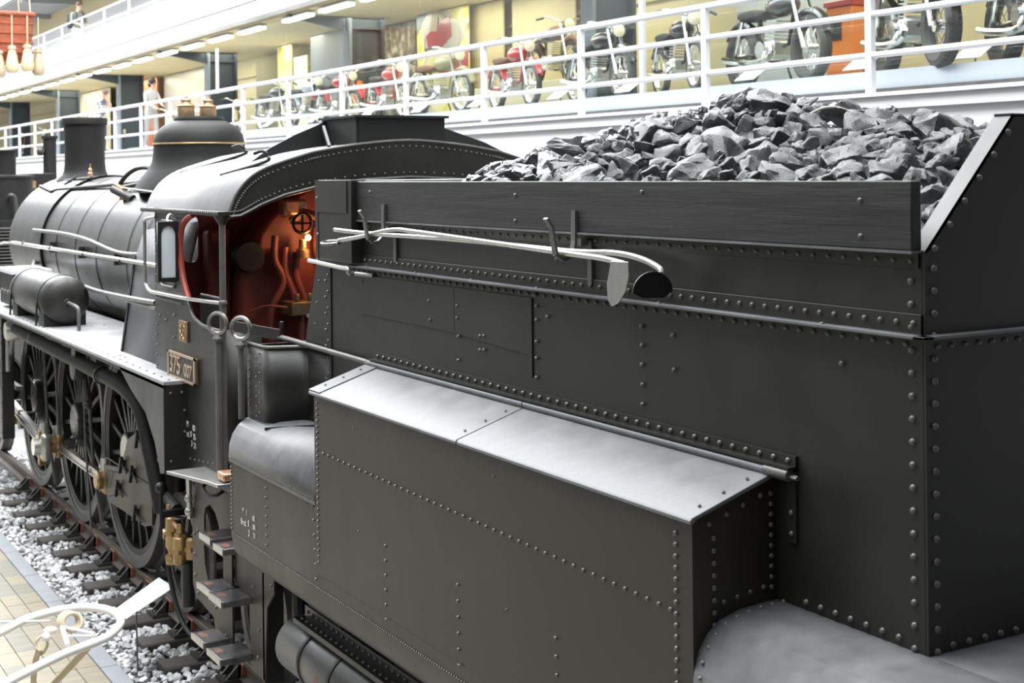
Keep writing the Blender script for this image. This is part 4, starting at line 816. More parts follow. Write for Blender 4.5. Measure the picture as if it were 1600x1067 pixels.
MB().box((XS-.016, 9.95, 2.79), (XS-.006, 10.62, 2.80)).build('waist_bead', 'steel_grey', cs)
for k in range(14): rv((XS-.007, 10.6-.05*k, 2.815), NX, .008, cs)
for u, v in ((249,493),(259,500),(271,493),(272,527),(273,492)): rv(hX(u, v, XS-.007), NX, .010, cs)
for k in range(8): rv((XS-.007, 10.0-.1*k, 1.70+.01*k), NX, .008, cs)
pipe('cab_handrail', [(XS-.01, 10.6, 3.40), (XS-.05, 10.72, 3.38), (XS-.05, 10.75, 3.32), (XS-.05, 10.75, 2.95), (XS-.05, 10.72, 2.88), (XS-.05, 10.6, 2.845), (XS-.045, 10.3, 2.845), (XS-.04, 9.8, 2.85), (XS-.03, 9.35, 2.86), (XS, 9.09, 2.865)], .013, 'steel_bright', 5)
MB().tube([(XS, 9.075, 1.68), (XS, 9.075, 3.43)], .021, 12).build('corner_pole', 'steel_grey', L); MB().ball((XS, 9.075, 2.865), .03).build('pole_knob', 'steel_grey', L); MB().lathe([(.021,0),(.055,.05),(.06,.06)], (XS, 9.075, 3.38), 'Z', 12).build('pole_capital', 'paint_dark', L)
ring_pole(XS-.045, 9.05, 1.72, 2.64, L)
# wind deflector and side window
wd = plate_holes('wind_deflector', [(-1.548, 2.955), (-1.395, 2.955), (-1.395, 3.385), (-1.548, 3.385)], [[(-1.522, 2.985), (-1.42, 2.985), (-1.42, 3.30), (-1.437, 3.34), (-1.471, 3.355), (-1.505, 3.34), (-1.522, 3.30)]], 9.99, 10.015, 'paint_dark', L, 'Y')
MB().box((-1.53, 10.0, 2.97), (-1.41, 10.006, 3.36)).build('deflector_glass', 'glass_dusty', wd)
MB().tube(smooth_path([(XS-.01, 10.06, 3.40), (XS-.06, 10.05, 3.43), (XS-.09, 10.02, 3.40), (XS-.09, 10.0, 3.38)], 4), .010, 8).build('deflector_bracket', 'steel_bright', wd); MB().tube([(XS-.09, 10.0, 2.955), (XS-.0, 10.02, 2.94)], .008, 8).build('deflector_bracket', 'steel_bright', wd)
MB().box((XS-.002, 10.1, 2.9), (XS+.002, 10.48, 3.38)).build('side_window', 'glass_cab', cs)
MB().tube([(XS-.012, p, q) for p, q in rrect(10.10, 10.48, 2.90, 3.38, .07)], .009, 6, closed=True).build('window_frame', 'steel_grey', cs)
# number plates
npz = MB().box((XS-.030, 9.60, 2.265), (XS-.006, 10.22, 2.44)).build('number_plate', 'brass_dull', L, bevel=.003)
fr = MB(); 
for lo, hi in (((9.59,2.43),(10.23,2.447)),((9.59,2.258),(10.23,2.275)),((9.59,2.258),(9.615,2.447)),((10.205,2.258),(10.23,2.447))): fr.box((XS-.038, lo[0], lo[1]), (XS-.028, hi[0], hi[1]))
fr.build('plate_rim', 'plate_letter', npz)
MB().box((XS-.034, 9.61, 2.27), (XS-.029, 10.21, 2.435)).build('plate_field', 'plate_dark', npz)
text_mesh('raised_number', '375', .19, 'plate_letter', face_negx(XS-.036, 10.05, 2.352), npz, .003, spacing=.92); text_mesh('raised_number', '007', .13, 'plate_letter', face_negx(XS-.036, 9.745, 2.335), npz, .003, spacing=.92)
ep = MB().box((XS-.022, 9.81, 2.53), (XS-.006, 10.0, 2.68)).build('emblem_plate', 'brass_dull', L, bevel=.003)
m = MB()
for k, (y_, z_, r_) in enumerate(((9.945, 2.625, .022), (9.905, 2.60, .026), (9.865, 2.58, .022), (9.945, 2.578, .018), (9.865, 2.63, .018))):
    m.tube([(XS-.024, y_ + r_*math.cos(t), z_ + r_*math.sin(t)) for t in [PI*(.3+1.5*j/10) + k for j in range(11)]], .004, 6)
m.build('emblem_relief', 'brass', ep); MB().box((XS-.026, 9.83, 2.545), (XS-.02, 9.98, 2.556)).box((XS-.026, 9.83, 2.655), (XS-.02, 9.98, 2.666)).build('emblem_bar', 'brass', ep)
for (body, y, z, s_) in (('1 M', 9.88, 1.955, .06), ('00', 9.71, 1.945, .06), ('Brzd.', 9.87, 1.885, .055), ('8', 9.775, 1.895, .06), ('35', 9.70, 1.885, .06), ('3', 9.76, 1.83, .06), ('21', 9.69, 1.825, .06)):
    text_mesh('stencil_mark', body, s_, 'paint_white', face_negx(XS-.0085, y, z), cs, .0008)
# far side, front wall, floor
MB().box((1.37, 9.1, 1.56), (1.385, 10.63, 2.8)).box((1.37, 10.3, 2.8), (1.385, 10.63, 3.46)).build('cab_side', 'cab_red', L)
plate_holes('cab_front', [(-1.36,1.56),(1.36,1.56),(1.30,3.44),(1.16,3.60),(.78,3.77),(0,3.86),(-.78,3.77),(-1.16,3.60),(-1.30,3.44)], [rrect(-1.185, -1.06, 3.05, 3.41, .055)], 10.60, 10.615, 'cab_red', L, 'Y')
MB().box((-1.19, 10.606, 3.04), (-1.05, 10.611, 3.42)).build('spectacle_glass', 'glass', L)
MB().box((-1.37, 8.95, 1.62), (1.37, 10.62, 1.68)).build('cab_floor', 'paint_dark', L)
roofp = [(0,3.931),(.365,3.905),(.66,3.862),(.80,3.83),(1.07,3.744),(1.206,3.66),(1.287,3.554),(1.325,3.455)]
rp2 = [(-x, z) for x, z in reversed(roofp)] + roofp[1:]
rp3 = [(p.x, p.z) for p in smooth_path([(x, 0, z) for x, z in rp2], 4)]
m = MB(); m.sheet([(x, 9.10, z) for x, z in rp3], [(x, 11.05, z) for x, z in rp3]); roof = m.build('cab_roof', 'roof_paint', L, smooth=50); s_ = roof.modifiers.new('solid', 'SOLIDIFY'); s_.thickness = .012; s_.offset = 1
m = MB(); m.sheet([(x*.99, 9.14, z-.03) for x, z in rp3], [(x*.99, 10.6, z-.03) for x, z in rp3]); m.build('roof_lining', 'cab_red', roof, smooth=50)
MB().box((-1.40, 9.08, 3.438), (-1.31, 10.98, 3.470)).build('eaves_strip', 'paint', L, bevel=.004)
for k in range(40): rv((-1.401, 9.12+.046*k, 3.456), NX, .007, roof)
for yy in (9.55, 10.25, 10.9):
    for x, z in rp3[2:-2:2]: rv((x, yy, z+.012), (x*.4, 0, 1), .008, roof)
inn = [(-1.325,3.43),(-1.25,3.437),(-1.18,3.47),(-1.10,3.51),(-.936,3.57),(-.702,3.623),(-.35,3.665),(0,3.68)]
arch = rp3 + [(-x, z) for x, z in inn][:-1] + inn[::-1]
ra = MB(); ra.prism([(x, z+.004) for x, z in rp3] + [(-x, z) for x, z in inn[:-1]] + inn[::-1], 9.085, 9.10, 'Y'); rao = ra.build('rear_arch', 'paint', L, smooth=0)
MB().tube([(x, 9.082, z) for x, z in inn] + [(-x, 9.082, z) for x, z in inn[-2::-1]], .013, 6).build('arch_bead', 'paint', rao)
for x, z in [(p.x, p.z) for p in smooth_path([(x, 0, z) for x, z in rp2], 7)][::1]: rv((x*.985, 9.084, z-.03), NYm, .0075, rao)
for x, z in [(p.x, p.z) for p in smooth_path([(x, 0, z) for x, z in inn], 5)]: rv((x, 9.084, z+.035), NYm, .0075, rao); rv((-x, 9.084, z+.035), NYm, .0075, rao)
MB().tube([(x, 9.088, z+.012) for x, z in rp3], .010, 6).build('roof_edge', 'steel_grey', roof)
# roof ventilator with its wings
vt = MB().box((-.365, 9.19, 3.88), (.335, 9.80, 4.105)).box((-.385, 9.16, 4.105), (.355, 9.84, 4.122)).build('roof_ventilator', 'paint_dark', L)
MB().box((-.345, 9.185, 3.90), (.315, 9.19, 4.09)).build('ventilator_door', 'paint_dark', vt)
MB().prism([(-.365, 4.10), (-.365, 3.90), (-.95, 3.80), (-.93, 3.81), (-.80, 3.90), (-.60, 4.00), (-.45, 4.06)], 9.74, 9.755, 'Y').build('ventilator_wing', 'paint_dark', vt)
MB().prism([(.335, 4.10), (.335, 3.90), (1.19, 3.74), (1.20, 3.80), (1.14, 3.87), (.97, 3.945), (.60, 4.06)], 9.74, 9.755, 'Y').build('ventilator_wing', 'paint_dark', vt)
MB().bar((-.42, 9.65, 4.05), (-.50, 9.35, 3.90), .02, .03).build('wing_stay', 'paint_dark', vt)
for (y, x0, z0, x1, z1) in ((9.25, -1.16, 3.72, -1.02, 3.795), (10.35, -1.12, 3.74, -.80, 3.86)):
    MB().tube(smooth_path([(x0, y+.5, z0-.01), (x1, y, z1), (x1+.02, y-.02, z1+.04), (x1-.01, y-.0, z1+.075), (x1-.05, y+.06, z1+.06)], 4), .012, 8).build('rain_hook', 'paint_dark', roof)
# ---- backhead with fittings
bh = MB().prism([(x*.9, 2.72+z) for x, z in [(.95*math.cos(a), .95*math.sin(a)) for a in [PI*k/16 for k in range(17)]]] + [(-.9,1.7),(.9,1.7)], 10.28, 10.60, 'Y').build('backhead', 'cab_red', L, bevel=.04)
MB().lathe([(0,-.03),(.26,-.03),(.28,0),(.28,.02)], (0, 10.27, 2.25), 'Y', 28).build('fire_door', 'iron_dark', bh)
MB().box((-1.34, 9.9, 1.68), (-1.0, 10.58, 2.35)).build('driver_seat', 'cab_red', L, bevel=.02); MB().box((-1.04, 10.42, 2.35), (-.86, 10.59, 3.30)).build('cab_panel', 'cab_red', L, bevel=.03)
MB().lathe([(0,-.05),(.11,-.05),(.12,0),(.12,.04)], (-.80, 10.22, 3.10), 'Y', 24).build('pressure_gauge', 'paint_dark', L)
for (x0, x1, zt) in ((-.52, -.40, 3.16), (-.43, -.30, 3.12), (-.60, -.66, 3.25), (-.26, -.22, 3.3)):
    pipe('steam_pipe', [(x0, 10.18, zt), (x0-.01, 10.17, zt-.18), (x0+.05, 10.16, zt-.35), (x1, 10.15, zt-.6), (x1+.01, 10.15, 2.2)], .028, 'cab_red')
for x in (-.12, -.06, 0.02): MB().tube([(x, 10.1, 2.3), (x, 10.1, 3.5)], .013, 8).build('gauge_pipe', 'copper', L)
MB().lathe([(.07,-.012),(.085,0),(.07,.012),(.06,0),(.07,-.012)], (-.46, 9.98, 3.345), 'Y', 24).bar((-.53,9.98,3.345),(-.39,9.98,3.345),.012,.016).bar((-.46,9.98,3.275),(-.46,9.98,3.415),.012,.016).tube([(-.46,9.98,3.345),(-.46,10.2,3.345)],.012,8).build('hand_wheel', 'paint_dark', L)
MB().tube(smooth_path([(-.46, 10.2, 3.36), (-.40, 10.12, 3.42), (-.34, 10.05, 3.40), (-.29, 9.98, 3.36), (-.28, 9.96, 3.32)], 4), .032, 10).build('steam_elbow', 'copper', L)
MB().box((-.55, 10.12, 3.40), (-.36, 10.26, 3.52)).build('manifold', 'copper', L, bevel=.02)
MB().lathe([(.05,3.08),(.05,3.14),(.03,3.16),(.03,3.22)], (-.41, 10.1, 0), 'Z', 16).build('valve_body', 'brass', L)
lampo = MB().ball((-.40, 10.02, 3.235), .022, 12, 8).build('cab_lamp', 'lamp_glow', L)
pl = bpy.data.lights.new('cab_lamp_light', 'POINT'); pl.energy = 3.5; pl.color = (1, .45, .16); pl.shadow_soft_size = .03
po = bpy.data.objects.new('cab_lamp_light', pl); col.objects.link(po); po.location = (-.34, 9.96, 3.19)
br = MB().box((-.56, 9.95, 2.66), (-.34, 10.2, 2.76)).tube([(-.50, 10.0, 2.76), (-.50, 10.0, 2.82)], .02, 8).tube([(-.40, 10.0, 2.76), (-.40, 10.0, 2.82)], .02, 8).build('brake_valve', 'brass_dull', L, bevel=.01)
MB().tube([(-.45, 10.05, 2.66), (-.45, 10.05, 2.0)], .02, 8).tube([(-.39, 10.05, 2.66), (-.39, 10.05, 2.3)], .03, 8).build('brake_pipe', 'cab_red', br)
MB().tube(smooth_path([(-.62, 9.9, 2.73), (-.8, 9.9, 2.75), (-1.0, 9.9, 2.68)], 4), .01, 6).build('hose', 'cab_red', br)
MB().tube([(-.98, 8.32, 2.84), (-1.17, 8.10, 2.85)], .013, 8).build('hand_brake_lever', 'steel_bright', T)
# ================================================================ coal in the bunker
rc_ = random.Random(21)
def lump_mesh(rnd, i):
    bm = bmesh.new()
    for k in range(rnd.randint(10, 15)):
        v = Vector((rnd.gauss(0,1), rnd.gauss(0,1), rnd.gauss(0,1))).normalized(); bm.verts.new((v.x*1.12, v.y*rnd.uniform(.8,1), v.z*.72))
    r = bmesh.ops.convex_hull(bm, input=bm.verts); bmesh.ops.delete(bm, geom=[e for e in r['geom_interior'] if isinstance(e, bmesh.types.BMVert)], context='VERTS')
    bmesh.ops.dissolve_limit(bm, angle_limit=R(14), verts=bm.verts, edges=bm.edges)
    bmesh.ops.bevel(bm, geom=list(bm.edges), offset=.05, segments=1, affect='EDGES')
    bmesh.ops.triangulate(bm, faces=bm.faces); bmesh.ops.subdivide_edges(bm, edges=[e for e in bm.edges if e.calc_length() > .40], cuts=1, use_grid_fill=True)
    bmesh.ops.triangulate(bm, faces=bm.faces); bmesh.ops.subdivide_edges(bm, edges=[e for e in bm.edges if e.calc_length() > .26], cuts=1, use_grid_fill=True)
    bmesh.ops.triangulate(bm, faces=bm.faces)
    for v in bm.verts:
        q = v.co + Vector((i*7.3, i*1.7, 0)); d = noise.noise(q*1.7)*.20 + noise.noise(q*4.1)*.085 + abs(noise.noise(Vector((q.x*2, q.y*2, q.z*7))))*.07
        v.co += v.co.normalized() * (d - .03)
    me = bpy.data.meshes.new('coal_lump'); bm.to_mesh(me); bm.free(); me.materials.append(MATS['coal']); me.shade_smooth(); me.set_sharp_from_angle(angle=R(24)); return me
lumps = [lump_mesh(rc_, i) for i in range(14)]
RID = [(3.0, 3.74), (3.6, 3.80), (3.94, 3.84), (4.3, 3.90), (4.65, 3.955), (5.1, 4.015), (5.75, 3.955), (6.3, 3.85), (6.7, 3.75), (7.1, 3.60), (7.7, 3.45)]
def ridge(y):
    for (a, p), (b, q) in zip(RID, RID[1:]):
        if a <= y <= b: return p + (q-p)*(y-a)/(b-a)
    return 3.45
def coal_h(x, y):
    e = 3.60 if y > 3.5 else 3.45 + .15*max(0, (y-3.1))/.4
    if y > 6.2: e -= (y-6.2)*.3
    t = min(1, abs(x+.1)/1.12); return e + (ridge(y)-e)*(1 - t**1.5)
m = MB(); nx, ny = 30, 56; vs_ = []
for i in range(nx+1):
    for j in range(ny+1):
        x = -1.17 + 2.34*i/nx; y = 3.11 + 4.5*j/ny; vs_.append((x, y, coal_h(x, y) - .075 + .03*noise.noise(Vector((x*9, y*9, 0)))))
m.add(vs_, [(i*(ny+1)+j, (i+1)*(ny+1)+j, (i+1)*(ny+1)+j+1, i*(ny+1)+j+1) for i in range(nx) for j in range(ny)])
pos = []; tries = 0
while tries < 9000:
    tries += 1; x, y = rc_.uniform(-1.13, 1.1), rc_.uniform(3.17, 7.2); s = rc_.choice((.035, .045, .045, .055, .065, .08, .105))
    if all((x-a)**2 + (y-b)**2 > ((s+c)*.76)**2 for a, b, c in pos[-1200:]): pos.append((x, y, s))
ord_ = sorted(pos, key=lambda p: (Vector((p[0], p[1], 3.8))-CAM).length + (3 if p[0] > .45 else 0)); keep = set(ord_[:300])
for p in pos:
    x, y, s = p; s *= 1.22; me = lumps[rc_.randrange(14)]
    M = Matrix.Translation((x, y, coal_h(x, y) + rc_.uniform(-.035, .022))) @ Euler((rc_.uniform(-.5,.5), rc_.uniform(-.5,.5), rc_.uniform(0, 6.28))).to_matrix().to_4x4() @ Matrix.Diagonal((s*rc_.uniform(.9,1.25), s, s*rc_.uniform(.85,1.1), 1))
    if p in keep:
        o = bpy.data.objects.new('coal_lump', me); col.objects.link(o); o.matrix_world = M; tag(o, 'angular black lump of coal lying on top of the heap in the tender', 'coal', 'coal lumps on the heap')
    else: m.add([M @ v.co for v in me.vertices], [tuple(f.vertices) for f in me.polygons])
o = m.build('coal_heap', 'coal', smooth=0, kind='stuff'); o['label'] = 'heap of black coal filling the tender bunker'; o['category'] = 'coal'
# thin pale hoop lying in the coal
o = MB().tube(smooth_path([(-.36, 4.53, 3.93), (-.32, 4.48, 3.958), (-.27, 4.44, 3.958), (-.22, 4.40, 3.93)], 6), .006, 8).build('wire_hoop', 'bike_white'); recentre(o); tag(o, 'thin pale curved wire sticking out of the coal heap', 'wire')
# thin rods above the front sheet of the tender
MB().tube([(-.30, 7.55, 3.70), (-.28, 7.45, 3.745), (.9, 6.9, 3.75)], .009, 6).build('cover_rod', 'steel_grey', T)
# ================================================================ fire irons on the hooks
t1 = thing('fire_rake', 'long steel fire rake with dark rounded blade hanging on the tender hooks', 'fire iron', (-1.3, 5, 3.35))
MB().tube(smooth_path([(-1.335, 7.28, 3.400), (-1.32, 6.83, 3.392), (-1.295, 5.9, 3.392), (-1.285, 4.96, 3.378), (-1.285, 4.62, 3.385), (-1.29, 4.43, 3.372), (-1.30, 4.30, 3.345), (-1.305, 4.275, 3.325)], 5), .0125, 10).build('shaft', 'steel_bright', t1)
MB().prism([(-1.352+.09*math.cos(a), 3.258+.078*math.sin(a)) for a in [PI*k/14 for k in range(15)]] + [(-1.40, 3.240), (-1.30, 3.236)], 4.262, 4.270, 'Y').build('blade', 'paint_dark', t1, bevel=.002)
t2 = thing('slice_bar', 'long steel slice bar with ring handle and pale leaf blade on the tender hooks', 'fire iron', (-1.3, 5, 3.3))
MB().tube(smooth_path([(-1.345, 7.20, 3.345), (-1.33, 6.95, 3.372), (-1.31, 6.6, 3.418), (-1.30, 6.3, 3.415), (-1.31, 4.96, 3.372), (-1.325, 4.65, 3.365), (-1.335, 4.47, 3.352)], 5), .012, 10).build('shaft', 'steel_bright', t2)
MB().tube([(-1.35+.05*math.sin(a)+.01*math.cos(a), 7.30+.10*math.cos(a), 3.33+.006*math.sin(a)) for a in [2*PI*k/20 for k in range(20)]], .008, 8, closed=True).build('ring_handle', 'steel', t2)
MB().prism([(4.545,3.36),(4.43,3.362),(4.425,3.31),(4.45,3.25),(4.50,3.20),(4.545,3.185),(4.57,3.21),(4.575,3.27)], -1.348, -1.342, 'X').build('blade', 'steel_bright', t2, bevel=.002)

# ================================================================ motorcycles on the gallery
def motorcycle(label, u, X, head, c1, c2='bike_black', seat='seat_black', big=1.0, knob=False, z=4.68, lamp=True):
    y = hX(u, 150, X).y
    t = thing('motorcycle', label, 'motorcycle', (X, y, z), 'motorcycles on the gallery'); ROOTLOC[t.name] = Vector((0,0,0)); t.rotation_euler.z = R(head); t.scale = (big,)*3
    wr = .32
    for wx, nm in ((.70, 'front_wheel'), (-.68, 'rear_wheel')):
        w = MB().lathe([(.235,-.03),(.25,-.035),(.25,.035),(.235,.03),(.235,-.03)], (wx, 0, wr), 'Y', 36).lathe([(0,-.06),(.05,-.06),(.05,.06),(0,.06)], (wx, 0, wr), 'Y', 16).build(nm, 'chrome', t)
        MB().tube([(wx+.28*math.cos(a), 0, wr+.28*math.sin(a)) for a in [2*PI*k/36 for k in range(36)]], .068 if knob else (.06 if big > 1.1 else .045), 10, closed=True).build('tyre', 'rubber', w)
        m = MB()
        for k in range(18):
            a = 2*PI*k/18; s = (-1)**k; m.tube([(wx+.04*math.cos(a+.5*s), .04*s, wr+.04*math.sin(a+.5*s)), (wx+.24*math.cos(a), 0, wr+.24*math.sin(a))], .004, 4, cap=False)
        m.build('spokes', 'chrome', w, kind='stuff')
        if knob:
            m = MB()
            for k in range(40):
                a = 2*PI*k/40
                for s in (-.03, 0, .03): m.obox((wx+.328*math.cos(a), s, wr+.328*math.sin(a)), (.03, .02, .03), (0, -a, 0))
            m.build('knobs', 'rubber', w, kind='stuff')
        MB().tube([(wx+.36*math.cos(a), 0, wr+.36*math.sin(a)) for a in [PI*(.12+(.62 if wx > 0 else .68)*k/12) for k in range(13)]], .05, 8).build('mudguard', c1 if not knob else c2, t)
    for s in (-1, 1):
        MB().tube([(.70, s*.085, wr), (.46, s*.085, .93)], .022, 8).build('fork_leg', 'chrome', t)
        MB().tube([(-.68, s*.11, wr), (-.50, s*.11, .70)], .025, 8).build('shock', 'chrome', t)
        MB().tube(smooth_path([(.10, s*.10, .42), (.16, s*.13, .30), (-.1, s*.15, .24), (-.6, s*.15, .28), (-.85, s*.15, .32)], 4), .034, 8).build('exhaust', 'chrome', t)
    MB().tube([(.45, 0, .90), (.28, 0, .40), (-.20, 0, .32), (-.30, 0, .70), (.44, 0, .84)], .022, 8).tube([(-.20, .06, .34), (-.68, .08, wr)], .02, 8).tube([(-.20, -.06, .34), (-.68, -.08, wr)], .02, 8).build('frame', c2, t)
    e = MB().box((-.16, -.13, .27), (.18, .13, .45)).build('engine', 'alu', t, bevel=.03)
    m = MB(); 
    for k in range(6): m.obox((.05+.012*k, 0, .47+.035*k), (.20, .20, .014), (0, .12, 0))
    m.build('cylinder_fins', 'alu', e); MB().lathe([(0,-.16),(.09,-.16),(.10,-.13),(.10,.13),(.09,.16),(0,.16)], (-.05, 0, .36), 'Y', 20).build('crankcase_cover', 'chrome', e)
    MB().ball((.16, 0, .80), .17, 16, 10, (1.55, .85, .72)).build('fuel_tank', c1, t)
    MB().prism([(-.62,.74),(-.58,.80),(-.30,.80),(-.05,.77),(.02,.74),(-.1,.70),(-.5,.69)], -.12, .12, 'Y').build('seat', seat, t, bevel=.03)
    hb = MB().tube(smooth_path([(.30, -.36, 1.00), (.36, -.26, 1.03), (.44, -.12, .97), (.45, 0, .95), (.44, .12, .97), (.36, .26, 1.03), (.30, .36, 1.00)], 4), .013, 8).build('handlebar', 'chrome', t)
    for s in (-1, 1): MB().tube([(.33, s*.31, 1.015), (.27, s*.42, .985)], .018, 8).build('grip', 'rubber', hb)
    if lamp:
        h = MB().lathe([(0,-.10),(.06,-.09),(.09,-.03),(.095,.03),(.09,.035)], (.60, 0, .90), 'X', 20).build('headlamp', c1, t); MB().lathe([(.09,.033),(.06,.05),(0,.055)], (.60, 0, .90), 'X', 20).build('lens', 'lamp_lens', h)
    MB().tube([(-.05, .14, .28), (-.12, .28, .0)], .013, 6).build('side_stand', 'iron_dark', t)
    return t
B_ = [('dark motorcycle with pale headlamp standing left of the yellow poster', 428, 7.0, -88, 'bike_black', 'bike_black'),
 ('silver grey motorcycle with dark handlebar in front of the grey partition', 478, 6.95, -88, 'bike_silver', 'bike_black'),
 ('pinkish red scooter-like motorcycle with white front beside the blue column', 527, 6.9, -85, 'bike_red', 'bike_white'),
 ('red motorcycle with slim front wheel below the dark photograph board', 605, 6.9, -92, 'bike_red', 'bike_red'),
 ('olive motorcycle with big bright front wheel below the red poster', 688, 6.85, -88, 'bike_olive', 'bike_olive'),
 ('bright red motorcycle right of the red poster behind the railing', 803, 6.9, -98, 'bike_red', 'bike_red'),
 ('black and chrome motorcycle in front of the wide blue column', 935, 6.85, -97, 'bike_black', 'bike_black'),
 ('dark narrow motorcycle right of the white window mullion', 1060, 6.95, -108, 'bike_black', 'iron_dark'),
 ('large black touring motorcycle with wide front tyre above the coal', 1212, 6.9, -101, 'bike_black', 'bike_black'),
 ('off-road motorcycle with thick knobby tyres near the right picture edge', 1425, 6.7, -116, 'bike_black', 'bike_black'),
 ('off-road motorcycle cut off by the right edge of the picture', 1622, 6.7, -118, 'bike_silver', 'bike_black')]
for i, (lab, u, X, hd, c1, c2) in enumerate(B_):
    motorcycle(lab, u, X-.52, hd, c1, c2, 'seat_brown' if i in (4, 5) else 'seat_black', big={4: 1.05, 8: 1.12, 9: 1.15, 10: 1.15}.get(i, 1.0), knob=i >= 9, lamp=i not in (9, 10))
motorcycle('brown vintage motorcycle raised on a stand behind the black and chrome one', 865, 7.7, -97, 'seat_brown', 'bike_olive', z=5.15)
o = MB().box((7.2, 17.9, 4.68), (8.25, 22.0, 5.15)).build('display_plinth', 'cream_pale', bevel=.01); recentre(o); tag(o, 'raised cream display plinth under the brown vintage motorcycle', 'plinth')
for i, (u, X, lab, c1) in enumerate(((200, 7.5, 'white and pink motorcycle standing left of the dark-haired woman', 'bike_white'), (268, 7.5, 'pale motorcycle standing just right of the dark-haired woman', 'bike_silver'), (372, 7.4, 'yellowish motorcycle behind the safety valves of the locomotive', 'bike_olive'), (322, 7.5, 'dark motorcycle hidden behind the brass safety valves', 'bike_black'), (75, 7.5, 'dark motorcycle far away at the left end of the gallery', 'bike_black'), (38, 7.6, 'red motorcycle farthest away at the left end of the gallery', 'bike_red'))):
    motorcycle(lab, u, X, -112, c1, 'bike_black', z=4.60)
# sloping information labels along the plinth edge
lm = MB().obox((0, 0, .12), (.26, .34, .008), (0, -.6, 0)).mesh('label_plate', 'sign_white', 0); lg = MB().tube([(0.02, 0, 0), (0.02, 0, .11)], .008, 6).mesh('stem', 'steel_grey')
for k, (u, w_) in enumerate(((418, 'below the yellow poster'), (487, 'below the tall grey board'), (572, 'below the orange red canister'), (655, 'left of the olive motorcycle'), (745, 'right of the olive motorcycle'), (872, 'left of the black and chrome motorcycle'), (980, 'just left of the white window mullion'), (1172, 'below the large black touring motorcycle'), (1345, 'below the orange fuel cabinet'), (1520, 'nearest the right picture edge'))):
    t = thing('information_label', 'small white sloping information label ' + w_, 'label', (6.02, hX(u, 160, 6.0).y, 4.68), 'labels in front of the motorcycles')
    for nm, me in (('label_plate', lm), ('stem', lg)): o = bpy.data.objects.new(nm, me); col.objects.link(o); o.parent = t
y = hX(1335, 60, 7.6).y; t = thing('fuel_pump', 'orange red metal fuel cabinet standing behind the railing at upper right', 'cabinet', (7.6, y, 4.68)); ROOTLOC[t.name] = Vector((0,0,0))
MB().box((-.25, -.22, 0), (.25, .22, .95)).build('body', 'bike_orange', t, bevel=.02); MB().box((-.27, -.24, .95), (.27, .24, 1.02)).build('top', 'bike_red', t, bevel=.01); MB().box((-.26, -.05, .55), (-.25, .15, .85)).build('window', 'bike_black', t)
y = hX(562, 140, 7.0).y; t = thing('oil_canister', 'round orange red canister on a pale stand in front of the blue column', 'canister', (7.0, y, 4.68)); ROOTLOC[t.name] = Vector((0,0,0))
MB().lathe([(0,.42),(.17,.42),(.18,.45),(.18,.72),(.13,.80),(.05,.82),(.05,.88),(0,.88)], (0,0,0), 'Z', 24).build('can', 'bike_orange', t); MB().lathe([(.17,0),(.16,.42),(0,.42)], (0,0,0), 'Z', 24).build('stand', 'cream_pale', t)

# ================================================================ people
def person(name, label, loc, rotz, joints, cls, mats, scale=1.0):
    # joints: {name: (pos, radius, parent)}
    me = bpy.data.meshes.new(name); names = list(joints); idx = {n: i for i, n in enumerate(names)}
    me.from_pydata([joints[n][0] for n in names], [(idx[n], idx[joints[n][2]]) for n in names if joints[n][2]], [])
    o = bpy.data.objects.new(name, me); col.objects.link(o); sk = o.modifiers.new('skin', 'SKIN'); sk.use_smooth_shade = True
    for i, n in enumerate(names):
        r = joints[n][1]; d = me.skin_vertices[0].data[i]; d.radius = r if isinstance(r, tuple) else (r, r); d.use_root = (n == 'pelvis')
    ss = o.modifiers.new('sub', 'SUBSURF'); ss.levels = 2; ss.render_levels = 2
    bpy.context.view_layer.update(); ev = bpy.data.meshes.new_from_object(o.evaluated_get(bpy.context.evaluated_depsgraph_get()))
    bpy.data.objects.remove(o); o = bpy.data.objects.new(name, ev); col.objects.link(o); ev.materials.clear()
    for q in mats: ev.materials.append(MATS[q])
    for f in ev.polygons: f.material_index = cls(f.center); f.use_smooth = True
    o.location = loc; o.rotation_euler.z = rotz; o.scale = (scale,)*3; return tag(o, label, 'person')
